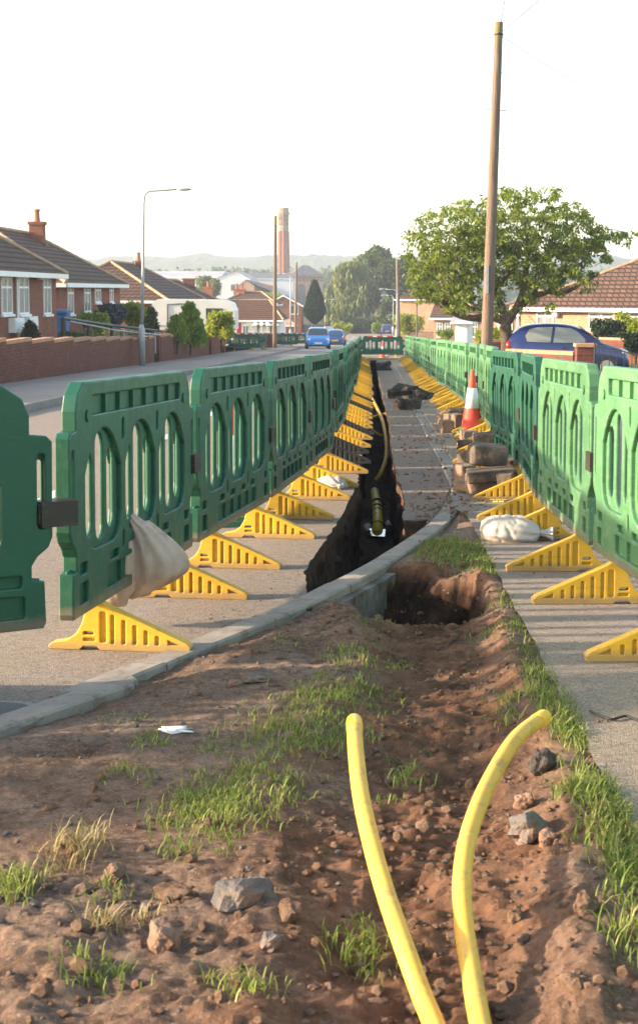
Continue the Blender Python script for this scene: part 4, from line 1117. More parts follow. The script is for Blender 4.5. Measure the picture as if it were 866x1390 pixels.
# left hand bungalows, fronts to the street
def lefth(X, y0, y1, W, eaveZ, ridgeZ, hipa, hipb, label, roofm='tiles', base=None, wallm='brick'):
    zb = g((y0 + y1) / 2) + .6 if base is None else base
    r_ = house('bungalow', (X, y0, zb), R(90), y1 - y0, W, eaveZ - zb, ridgeZ - zb, hipa, hipb, wallm, roofm, label)
    return r_, zb
h1, z1_ = lefth(-10.2, 38.5, pY(79, -10.2), 6.4, 1.80, 3.95, 3.3, 3.3, 'red brick bungalow nearest on the left, cut by the photo edge')
for (a, b_) in ((4, 18.5), (27.5, 41), (61, 71)):
    ya, yb_ = pY(a, -10.2), pY(b_, -10.2); window(h1, ya - 38.5, yb_ - 38.5, zt(a, 427, ya) - z1_, zt(a, 376, ya) - z1_)
ya = pY(27, -10.15); MB().tube([(ya - 38.5 - .12, -.07, -.4), (ya - 38.5 - .12, -.07, zt(27, 370, ya) - z1_)], .035, 8).build('drainpipe', M['upvc'], h1)
for k, (a, b_, c0, c1) in enumerate(((13.5, 26.5, 432, 452), (33, 45, 430, 449))):
    ya, yb_ = pY(a, -10.2), pY(b_, -10.2)
    mb = MB().box(ya - 38.5, yb_ - 38.5, -.20, -.004, zt(a, c1, ya) - z1_, zt(a, c0, ya) - z1_); mb.box(ya - 38.45, yb_ - 38.55, -.215, -.203, zt(a, c1, ya) - z1_ + .08, zt(a, c0, ya) - z1_ - .08)
    mb.build('meter_box', M['upvc'], h1)
ya = pY(52, -10.2); MB().lathe([(.09, 0), (.11, .05), (.09, .1)], 12, (ya - 38.5, -.12, zt(52, 380, ya) - z1_)).build('alarm_box', M['upvc'], h1)
h2, z2_ = lefth(-10.8, 52.6, pY(165, -10.8), 6.4, 1.54, 3.50, 3.3, 2.6, 'red brick bungalow with a tall chimney, second on the left')
for (a, b_, t0, t1) in ((93.5, 101.5, 387, 427), (116, 124.5, 388, 424), (130.5, 138.5, 388, 411), (150.5, 155.5, 389, 411)):
    ya, yb_ = pY(a, -10.8), pY(b_, -10.8); window(h2, ya - 52.6, yb_ - 52.6, zt(a, t1, ya) - z2_, zt(a, t0, ya) - z2_)
yc = 61.5; chx = gx(55.5, yc); chimney(h2, yc - 52.6, -10.8 - chx, zt(55, 334, yc) - z2_, zt(55, 301, yc) - z2_, 1, .55)
antenna(gx(43, 61.5), 61.5, zt(43, 312, 61.5), 1.35, 'thin television aerial beside the tall chimney', 1.1)
h3, z3_ = lefth(-10.8, 79.0, 95.5, 6.6, .77, 2.75, 3.3, 4.5, 'brown roofed bungalow behind the white caravan', 'tilesred')
yc = 91; chx = gx(190.5, yc); chimney(h3, yc - 79, -10.8 - chx, zt(190, 372, yc) - z3_, zt(190, 354, yc) - z3_, 1, .5)
antenna(gx(185.5, 90), 90, zt(185, 366, 90), 1.4, 'television aerial above the roof of the third bungalow', 1.0)
window(h3, 2.0, 3.6, 1.0, 2.1); window(h3, 6.5, 8.2, 1.0, 2.1); window(h3, 11, 12.6, 1.0, 2.1)
h4, z4_ = lefth(-10.9, 101, 116, 6.6, .05, 1.95, 3.3, 5.0, 'bungalow with a red chimney, fourth along the left side')
yc = 112; chimney(h4, yc - 101, -10.9 - gx(258, yc), zt(258, 391, yc) - z4_, zt(258, 378, yc) - z4_, 0, .8)
window(h4, 3, 4.6, .9, 2.0); window(h4, 9, 10.6, .9, 2.0)
# far left low houses facing the camera
Yh = 134; x0 = gx(262, Yh); zb = g(Yh); h5 = house('bungalow', (x0, Yh, zb), 0, gx(381, Yh) - x0, 7, zt(300, 433, Yh) - zb, zt(300, 407, Yh + 3.5) - zb, 2, 1.2, 'whitep', 'tiles', 'low white bungalow with dark roof and small porches, far left')
for a in (330, 345, 366): window(h5, gx(a, Yh) - x0, gx(a + 8, Yh) - x0, .7, 1.7, 0, 'curtain', 1, False)
MB().box(gx(322, Yh) - x0, gx(328, Yh) - x0, -.04, .02, 0, 1.95).build('door', M['tail'], h5)
for a in (348, 356, 364, 374):
    xx = gx(a, Yh) - x0; mb = MB().box(xx - .03, xx + .03, -.8, -.7, 0, 1.7); mb.add([(xx - .4, -.8, 1.7), (xx + .4, -.8, 1.7), (xx, -.8, 2.1), (xx - .4, -.02, 1.7), (xx + .4, -.02, 1.7), (xx, -.02, 2.1)], [(0, 1, 2), (0, 2, 5, 3), (1, 4, 5, 2)]); mb.build('porch', M['upvc'], h5)
chimney(h5, gx(278, Yh) - x0, 3.5, 2.7, zt(278, 389, Yh) - zb, 1, .8, 'pot')
Yh = 150; x0 = gx(300, Yh); zb = g(Yh); h5b = house('bungalow', (x0, Yh, zb), 0, gx(374, Yh) - x0, 7, zt(300, 412, Yh) - zb, zt(300, 396, Yh + 3.5) - zb, 2, 1.6, 'brick', 'tilesred', 'dark roofed bungalow with a terracotta chimney behind the white one')
chimney(h5b, gx(322, Yh) - x0, 3.4, zt(322, 404, Yh) - zb, zt(322, 392, Yh) - zb, 2, 1.1, 'pot')
Yh = 235; x0 = gx(361, Yh); zb = g(Yh); Lh = gx(409, Yh) - x0
h6 = empty('gabled_house', (x0, Yh, zb), 0, 'red brick house with white edged gable in front of the tall chimney', 'house')
eh = zt(360, 413, Yh) - zb; ph = zt(384, 400.5, Yh) - zb
MB().add([(0, 0, 0), (Lh, 0, 0), (Lh, 0, eh), (Lh / 2, 0, ph - .1), (0, 0, eh), (0, 8, 0), (Lh, 8, 0), (Lh, 8, eh), (Lh / 2, 8, ph - .1), (0, 8, eh)], [(0, 1, 2, 3, 4), (5, 9, 8, 7, 6), (0, 4, 9, 5), (1, 6, 7, 2)]).build('wall', M['towerbrick'], h6)
MB().add([(-.3, -.3, eh - .25), (Lh / 2, -.3, ph), (Lh + .3, -.3, eh - .25), (-.3, 8.3, eh - .25), (Lh / 2, 8.3, ph), (Lh + .3, 8.3, eh - .25)], [(0, 1, 4, 3), (1, 2, 5, 4)]).build('roof', M['slate'], h6)
mb = MB()
for s in (0, 1):
    p = Vector((-.35 if s == 0 else Lh + .35, -.33, eh - .3)); q = Vector((Lh / 2, -.33, ph + .02)); mb.add([p + Vector((0, 0, -.15)), q + Vector((0, 0, -.2)), q, p + Vector((0, 0, .08))], [(0, 1, 2, 3)])
mb.build('bargeboard', M['upvc'], h6)
window(h6, Lh * .70, Lh * .92, eh - 1.5, eh - .1, -.0, 'glass', 1, False); window(h6, Lh * .1, Lh * .32, eh - 1.4, eh - .1, 0, 'glass', 1, False)
Yh = 225; x0 = gx(366, Yh); zb = g(Yh)
h7 = house('outbuilding', (x0, Yh, zb), 0, gx(399, Yh) - x0, 5, zt(370, 441, Yh) - zb, zt(370, 424, Yh) - zb, 0, 2, 'brick', 'ridge', 'small outbuilding with tan roof below the gabled house', 'outbuilding')
MB().box(.4, 2.4, -.05, .0, 0, 1.9).build('door', M['upvc'], h7)

# industrial sheds
def shed(pxa, pxb, Y, pye, pyr, W, wallm, roofm, label, name='industrial_shed', hip=0):
    x0 = gx(pxa, Y); zb = -9.5
    return house(name, (x0, Y, zb), 0, gx(pxb, Y) - x0, W, zt(pxa, pye, Y) - zb, zt(pxa, pyr, Y + W / 2) - zb, hip, hip, wallm, roofm, label, 'industrial building', 0, None, None, .2), x0
s1, sx = shed(196, 300, 420, 376, 368, 30, 'indwall', 'greyroof', 'long white industrial shed with a grey roof beyond the bungalows')
s2 = empty('industrial_shed', (gx(291, 405), 405, -9.5), 0, 'white gabled industrial unit right of the long shed', 'industrial building')
w2 = gx(341, 405) - gx(291, 405); e2 = zt(300, 379, 405) + 9.5; p2 = zt(300, 368, 405) + 9.5; pk = w2 * .62
MB().add([(0, 0, 0), (w2, 0, 0), (w2, 0, e2), (pk, 0, p2), (0, 0, e2), (0, 25, 0), (w2, 25, 0), (w2, 25, e2), (pk, 25, p2), (0, 25, e2)], [(0, 1, 2, 3, 4), (5, 9, 8, 7, 6), (0, 4, 9, 5), (1, 6, 7, 2)]).build('wall', M['indwall'], s2)
MB().add([(-.2, -.2, e2 - .05), (pk, -.2, p2 + .12), (w2 + .2, -.2, e2 - .05), (-.2, 25, e2 - .05), (pk, 25, p2 + .12), (w2 + .2, 25, e2 - .05)], [(0, 1, 4, 3), (1, 2, 5, 4)]).build('roof', M['greyroof'], s2)
MB().box(pk - 1.5, pk + .4, -.1, 0, e2 - 3.0, e2 - 1.4).build('window', M['glass'], s2)
s3, sx3 = shed(334, 398, 440, 378, 371, 22, 'indwall', 'slate', 'low shed with a dark roof right of the white unit')
s4 = empty('brick_unit', (gx(321, 330), 330, g(330)), 0, 'brick workshop with brown gable below the white unit', 'workshop')
w4 = gx(346, 330) - gx(321, 330); e4 = zt(321, 388, 330) - g(330); p4 = zt(321, 380, 330) - g(330)
MB().add([(0, 0, 0), (w4, 0, 0), (w4, 0, e4), (w4 * .55, 0, p4), (0, 0, e4 - .4), (0, 14, 0), (w4 * 2, 14, 0), (w4 * 2, 14, e4), (w4 * .55, 14, p4), (0, 14, e4)], [(0, 1, 2, 3, 4), (5, 9, 8, 7, 6), (0, 4, 9, 5), (1, 6, 7, 2)]).build('wall', M['brickwarm'], s4)
MB().add([(w4 * .55, -.1, p4 + .05), (w4 * 1.9, -.1, e4 - 1.2), (w4 * 1.9, 14, e4 - 1.2), (w4 * .55, 14, p4 + .05), (-.2, -.1, e4 - .5), (-.2, 14, e4 - .5)], [(0, 1, 2, 3), (0, 3, 5, 4)]).build('roof', M['slate'], s4)

# tall brick chimney of the pumping station and its hall
Yt = 480; tx = gx(385.7, Yt); zb = g(Yt) - 1
T = empty('brick_chimney_tower', (tx, Yt, zb), R(22), 'tall red brick chimney tower with banded ornate top', 'chimney')
zz = lambda py: zt(385, py, Yt) - zb
wt = 13.0 * Yt / FPX / 2
MB().lathe([(wt * 1.25, 0), (wt * 1.25, 6), (wt * 1.12, 6.3), (wt * .98, zz(314))], 8).build('shaft', M['towerbrick'], T)
mb = MB()
for k in range(8):
    a = math.pi * 2 * (k + .5) / 8; mb.tube([(math.cos(a) * wt * 1.1, math.sin(a) * wt * 1.1, 6.3), (math.cos(a) * wt * .98, math.sin(a) * wt * .98, zz(314))], .28, 4)
mb.build('corner_pilasters', M['towerbrick'], T)
MB().lathe([(wt * 1.0, zz(314)), (wt * 1.06, zz(313)), (wt * 1.06, zz(309)), (wt * 1.0, zz(308)), (wt * 1.02, zz(306))], 8).build('lower_band', M['palebrick'], T)
MB().lathe([(wt * .98, zz(307)), (wt * 1.03, zz(296)), (wt * 1.12, zz(292))], 8).build('head', M['towerbrick'], T)
mb = MB()
for k in range(16):
    a = math.pi * 2 * k / 16; c_ = math.cos(a) * wt * .99; s_ = math.sin(a) * wt * .99
    mb.tube([(c_, s_, zz(305.5)), (c_, s_, zz(301))], .22, 5); mb.tube([(c_, s_, zz(299)), (c_ * 1.06, s_ * 1.06, zz(294))], .2, 5)
mb.build('arcade', M['palebrick'], T)
MB().lathe([(wt * 1.12, zz(292)), (wt * 1.25, zz(290.5)), (wt * 1.25, zz(288.5)), (wt * 1.1, zz(288)), (wt * 1.06, zz(286)), (wt * 1.05, zz(282.5)), (wt * .8, zz(282))], 8).build('cornice', M['palebrick'], T)
Yp = 470; zb = g(Yp) - 1; xl = gx(397, Yp); xc = gx(438, Yp)
P = empty('pumping_hall', (xc, Yp, zb), R(18), 'tall brick hall with arched windows and slate hipped roof beside the cypress', 'hall')
LH = (xc - xl) / math.cos(R(18)); WH = 8; eh = zt(420, 374, Yp) - zb; rh = zt(435, 360, Yp) - zb
MB().box(-LH, 0, 0, WH, 0, eh).build('wall', M['brickwarm'], P)
rf = MB().add([(-LH - .5, -.5, eh), (.5, -.5, eh), (.5, WH + .5, eh), (-LH - .5, WH + .5, eh), (-LH * .55, WH / 2, rh), (-LH * .35, WH / 2, rh)], [(0, 1, 5, 4), (1, 2, 5), (2, 3, 4, 5), (3, 0, 4)]).build('roof', M['slate'], P)
mb = MB(); 
for k in range(9):
    xx = -LH + LH * (k + .5) / 9; mb.box(xx - .3, xx + .3, -.3, 0, eh - 1.8, eh - .9)
mb.box(-LH - .2, .2, -.35, 0, eh - .9, eh - .3); mb.build('corbel_arcade', M['towerbrick'], P)
for k in range(2):
    cx_ = -LH * (.28 + .42 * k); arch = [(cx_ - 1.1, 3), (cx_ + 1.1, 3), (cx_ + 1.1, eh - 4)] + [(cx_ + 1.1 * math.cos(R(a)), eh - 4 + 1.1 * math.sin(R(a))) for a in range(20, 180, 20)] + [(cx_ - 1.1, eh - 4)]
    o = MB().add([(x, -.06, z) for x, z in arch], [tuple(range(len(arch)))]).build('arched_window', M['glass'], P)
    sur = [(cx_ + (x - cx_) * 1.3, z + (.4 if z > 4 else 0)) for x, z in arch]; MB().add([(x, -.03, z) for x, z in sur], [tuple(range(len(sur)))]).build('surround', M['towerbrick'], o)

# right hand bungalow, turned towards the sun
Yr = 65; X0 = gx(704, Yr); zb = g(Yr) + .1
hr = house('bungalow', (X0, Yr, zb), R(-42), 13, 7.5, zt(704, 417, Yr) - zb + .08, zt(850, 343, 66) - zb, 4.4, 3.5, 'brickwarm', 'tilesred', 'sunlit orange brick bungalow behind the dark blue car')
def hx(px, Y0=Yr, X=X0, a=R(-42)):
    """distance along the rotated front at which px sees it"""
    k = gx(px, 1.0); return (k * Y0 - X) / (math.cos(a) - k * math.sin(a))
def hz(px, py):
    t_ = hx(px); Y = Yr + t_ * math.sin(R(-42)); return zt(px, py, Y) - zb
for (a, b_, t0, t1, mu) in ((727, 750, 423, 447, 1), (797, 832, 424, 447, 1), (841, 878, 424, 447, 2)):
    window(hr, hx(a), hx(b_), hz(a, t1), hz(a, t0), 0, 'curtain', mu, True)
MB().box(hx(751), hx(757.5), -.2, 0, hz(754, 430), hz(754, 420)).build('meter_box', M['upvc'], hr)
MB().tube([(-.05, -.06, 0), (-.05, -.06, hz(705, 420))], .05, 8).build('drainpipe', M['upvc'], hr)
MB().tube([(hx(834), -.12, hz(834, 450)), (hx(834), -.12, hz(834, 421))], .035, 8).build('drainpipe', M['upvc'], hr)
chimney(hr, 10.5, 3.7, zt(862, 345, 60) - zb - .3, zt(862, 318, 60) - zb, 1, .6)
antenna(gx(863, 60), 60, zt(850, 320, 60), 1.6, 'thin television aerial above the right hand bungalow', .9)
# right hand houses beyond the tree
Y2 = 86; x0 = gx(664, Y2); zb = g(Y2) + .1
hr2 = house('bungalow', (x0, Y2, zb), R(-20), gx(712, Y2) - x0 + 2, 6, zt(670, 423, Y2) - zb, zt(690, 395, Y2) - zb, 2.5, 2.5, 'brickwarm', 'tilesred', 'small orange brick bungalow with a satellite dish, seen under the tree')
MB().box(.4, 1.3, -.05, .02, 0, 2.0).build('door', M['upvc'], hr2); window(hr2, 1.5, 1.9, 1, 2, 0, 'curtain', 0)
MB().lathe([(.02, 0), (.3, .05), (.36, .12), (.34, .12), (.28, .07), (.02, .02)], 16).build('satellite_dish', M['trim'], hr2)
d_ = hr2.children[-1]; d_.location = (.9, -.5, zt(678, 433, Y2) - zb); d_.rotation_euler = (R(80), 0, R(15))
Y3 = 120; x0 = gx(588, Y3); zb = g(Y3)
hr3 = house('bungalow', (x0, Y3, zb), R(-12), gx(660, Y3) - x0, 7, zt(600, 430, Y3) - zb, zt(600, 401, Y3) - zb, 0, 3, 'brickwarm', 'tilesred', 'brown roofed bungalow between the tree and the far poles')
for k, a in enumerate((592, 603, 640)): window(hr3, gx(a, Y3) - x0, gx(a + 8, Y3) - x0, .8, 1.9)
Y4 = 150; x0 = gx(576, Y4); zb = g(Y4)
hr4 = house('gabled_house', (x0 + 2.2, Y4, zb), R(90 - 15), 7, 5, zt(576, 405, Y4) - zb, zt(582, 388, Y4) - zb, 0, 0, 'brickwarm', 'tilesred', 'tall pink gabled house beyond the brown roofed bungalow')
window(hr4, .5, 1.5, 3.2, 4.3); window(hr4, 3.5, 4.5, 3.2, 4.3)
Y5 = 108; x0 = gx(617, Y5); zb = g(Y5)
gr_ = house('garage', (x0, Y5, zb), R(-8), gx(635, Y5) - x0, 4, zt(612, 435, Y5) - zb, zt(612, 428, Y5) - zb, 0, 0, 'whitep', 'greyroof', 'white garage under the left limb of the tree', 'garage')
MB().box(.15, gx(636, Y5) - x0 - .15, -.05, 0, 0, 1.7).build('garage_door', M['upvc'], gr_)

# garden walls
def brickwall(pts, h, label, step=2.6, th=.22, level=True, cop='coping', mat='brickwall', lift=0):
    root = empty('garden_wall', (pts[0][0], pts[0][1], g(pts[0][1])), 0, label, 'wall')
    o = Vector(root.location); mw = MB(); mc = MB()
    for (x0, y0), (x1, y1) in zip(pts, pts[1:]):
        D = Vector((x1 - x0, y1 - y0)); n = max(1, int(round(D.length / step))); D /= n; u = D.normalized(); nr = Vector((-u.y, u.x)) * th / 2
        for k in range(n):
            a = Vector((x0, y0)) + D * k; b_ = a + D
            top = max(g(a.y), g(b_.y)) + h + lift; bot = min(g(a.y), g(b_.y)) - .2
            def prism(m_, a, b_, nr, z0, z1):
                q = [a + nr, a - nr, b_ - nr, b_ + nr]; m_.add([(p.x - o.x, p.y - o.y, z - o.z) for z in (z0, z1) for p in q], [(0, 3, 2, 1), (4, 5, 6, 7), (0, 1, 5, 4), (1, 2, 6, 5), (2, 3, 7, 6), (3, 0, 4, 7)])
            prism(mw, a, b_, nr, bot, top - .08); e = u * .012
            prism(mc, a - e * 0, b_ - e, nr * 1.06, top - .078, top)
    mw.build('wall', M[mat], root); mc.build('coping', M[cop], root); return root
def pier(x, y, h, label, s=.34, mat='brickwall', cat='pier'):
    root = empty('brick_pier', (x, y, g(y)), 0, label, cat)
    MB().box(-s / 2, s / 2, -s / 2, s / 2, -.2, h - .07).build('shaft', M[mat], root); MB().box(-s / 2 - .03, s / 2 + .03, -s / 2 - .03, s / 2 + .03, h - .068, h).build('cap', M['coping'], root)
XW = -7.75
brickwall([(XW, 22), (XW, pY(206, XW))], .98, 'long stepped brick garden wall on the left side of the street', 2.4)
brickwall([(XW, pY(215, XW)), (XW, pY(281, XW))], 1.05, 'brick garden wall below the round green bushes', 2.6)
brickwall([(XW, pY(284, XW) + .6), (XW, pY(297, XW))], 1.05, 'short brick wall between two piers beyond the bushes', 3)
pier(XW, pY(212, XW), 1.15, 'brick pier beside the dark gate by the lamp column', .3)
pier(XW, pY(283, XW), 1.35, 'brick pier at the end of the wall under the bushes')
pier(XW, pY(299, XW), 1.3, 'wide brick pier left of the far barriers', .5)
pier(XW + .6, pY(352, XW), 1.1, 'low brick pier next to the left telegraph pole', 1.2)
o = MB(); 
for k in range(6): o.box(-.03, .03, k * .16, k * .16 + .03, 0, 1.1)
o.box(-.02, .02, 0, .85, .1, .15).box(-.02, .02, 0, .85, .95, 1.0); o = o.build('garden_gate', M['darkiron']); o.location = (XW, pY(206, XW) + .1, g(50) + .05); tag(o, 'dark garden gate in the gap of the left brick wall', 'gate')
# right side walls
brickwall([(gx(782, 31), 31), (gx(690, 32.5), 32.5)], .78, 'low sunlit brick wall in front of the dark blue car', 20, .22, mat='brickwall')
brickwall([(gx(690, 47), 47), (gx(667, 47), 47)], .95, 'short brick wall behind the telegraph pole by the car', 4)
brickwall([(gx(815, 52), 52), (gx(880, 50), 50)], .95, 'brick wall in front of the bushes at the right edge', 6)
pier(gx(793, 30.6), 30.6, .95, 'brick gate pier right of the low sunlit wall', .36)
g_ = MB().tube([(0, 0, .15), (0, 0, .95)], .02, 6).tube([(1.1, -.5, .15), (1.1, -.5, .75)], .02, 6).tube([(0, 0, .9), (.3, -.14, .86), (.7, -.32, .74), (1.1, -.5, .72)], .016, 6).tube([(0, 0, .2), (1.1, -.5, .2)], .016, 6)
for k in range(1, 8): g_.tube([(k * .137, -k * .0625, .2), (k * .137, -k * .0625, .86 - .02 * k)], .009, 5)
g_ = g_.build('iron_gate', M['darkiron']); g_.location = (gx(806, 30.4), 30.4, g(30)); tag(g_, 'black iron gate hung from the right hand brick pier', 'gate')
brickwall([(gx(541, 150), 150), (gx(616, 150), 150)], 1.05, 'orange brick wall far along the right side, with street name plate', 30, .25, mat='brickwarm')
np_ = MB().box(-.45, .45, -.03, 0, 0, .25).build('street_name_plate', M['upvc']); np_.location = (gx(548, 149.8), 149.8, zt(548, 452, 149.8)); tag(np_, 'small white street name plate on the far orange wall', 'name plate')
bw = MB().box(0, gx(370, 128) - gx(300, 128), 0, .1, 0, .8).build('board_fence', M['board']); bw.location = (gx(318, 128), 128, g(128) + .3); tag(bw, 'low dark board fence in front of the white bungalow', 'fence')
bw = MB(); Lf = gx(450, 236) - gx(386, 236)
for k in range(30): bw.box(Lf * k / 30, Lf * (k + .8) / 30, 0, .06, 0, 1.3)
bw = bw.build('fence', M['board']); bw.location = (gx(386, 236), 236, g(236)); tag(bw, 'low slatted fence left of the distant blue car', 'fence')
bw = MB(); Lf = gx(522, 238) - gx(470, 238)
for k in range(30): bw.box(Lf * k / 30, Lf * (k + .97) / 30, 0, .06 + .02 * (k % 2), 0, 1.8)
bw = bw.build('fence', M['board']); bw.location = (gx(476, 240), 240, g(240)); tag(bw, 'tall close boarded fence under the far trees', 'fence')

# handrail on the ramp to the first bungalow
hrr = empty('ramp_railing', (gx(88, 44), 44, zt(88, 432, 44)), 0, 'black and silver handrail sloping down the garden ramp on the left', 'railing')
o0 = Vector(hrr.location)
A = [at(86, 432, 42) - o0, at(152, 442, 46.5) - o0, at(214, 449, 50) - o0]
MB().tube(A, .045, 8).build('top_rail', M['darkiron'], hrr); MB().tube([p + Vector((.1, 0, -.14)) for p in A[1:]] , .022, 8).tube([at(96, 436, 42.5) - o0, A[1] + Vector((.1, 0, -.14))], .02, 8).build('hand_rail', M['galv'], hrr)
for p in (A[0], (A[0] + A[1]) / 2 * 1.0, A[1]): MB().tube([p, p + Vector((0, 0, -.85))], .05 if p is not A[0] else .07, 8).build('post', M['darkiron'], hrr)
for t_ in (.25, .6, .95):
    p = A[1].lerp(A[2], t_); MB().tube([p, p + Vector((0, 0, -.75))], .025, 8).build('post', M['galv'], hrr)
# wheelie bin
b0 = empty('wheelie_bin', (gx(84, 50.6), 50.6, z1_ + .03), 0, 'blue wheelie bin at the corner of the first bungalow', 'bin')
zt_ = zt(84, 421, 50.6) - b0.location.z
mb = MB().add([(-.22, -.25, .08), (.22, -.25, .08), (.22, .25, .08), (-.22, .25, .08), (-.28, -.33, zt_ - .08), (.28, -.33, zt_ - .08), (.28, .33, zt_ - .08), (-.28, .33, zt_ - .08)], [(0, 3, 2, 1), (4, 5, 6, 7), (0, 1, 5, 4), (1, 2, 6, 5), (2, 3, 7, 6), (3, 0, 4, 7)]); mb.build('body', M['bin'], b0)
MB().box(-.30, .30, -.36, .36, zt_ - .08, zt_ - .02).box(-.25, .25, -.3, .3, zt_ - .02, zt_ + .02).build('lid', M['bin'], b0)
for s in (-1, 1): MB().tube([(s * .2, .28, .1), (s * .26, .28, .1)], .1, 14).build('wheel', M['tyre'], b0)
# garden bench / chair silhouettes by the wall
bn = empty('garden_bench', (gx(56, 48), 48, zt(56, 452, 48)), R(80), 'weathered garden bench under the first bungalow window', 'bench')
MB().box(-.6, .6, -.22, .22, .38, .42).build('seat', M['bark'], bn); MB().box(-.6, .6, .18, .22, .5, .85).build('backrest', M['bark'], bn)
for sx_ in (-.55, .55):
    for sy_ in (-.18, .18): MB().box(sx_ - .03, sx_ + .03, sy_ - .03, sy_ + .03, 0, .38).build('leg', M['bark'], bn)

# ------------------------------------------------------------------ caravan
Yc = 70; xa, xb_ = gx(206, Yc), gx(319, Yc); zc = zt(250, 458, Yc)
cv = empty('caravan', (xa, Yc, zc), 0, 'white touring caravan parked behind the round green bushes', 'caravan')
Lc = xb_ - xa; Hc = zt(250, 406, Yc) - zc
prof = [(0, .35), (0, Hc * .72), (.10, Hc * .93), (.35, Hc)] + [(Lc - .5, Hc - .04), (Lc - .15, Hc * .90), (Lc, Hc * .70), (Lc, .35)]
mb = MB(); n = len(prof); mb.add([(x, y, z) for y in (0, 2.1) for x, z in prof], [tuple(range(n))[::-1] if False else tuple(range(n)), tuple(range(2 * n - 1, n - 1, -1))] + [(i, i + n, (i + 1) % n + n, (i + 1) % n) for i in range(n)]); mb.build('body', M['caravan'], cv)
MB().tube([(Lc * .20, -.02, .5), (Lc * .20, -.02, Hc * .86), (Lc * .35, -.02, Hc * .88), (Lc * .48, -.02, Hc * .86)], .02, 6).build('awning_rail', M['trim'], cv)
MB().box(Lc * .66, Lc * .86, -.02, 0, Hc * .5, Hc * .76).build('window', M['glass'], cv)
for xx in (Lc * .5,): MB().tube([(xx, -.05, .3), (xx, .15, .3)], .3, 18).build('wheel', M['tyre'], cv)
MB().box(.02, Lc - .02, -.015, 0, .5, .56).build('stripe', M['galv'], cv)

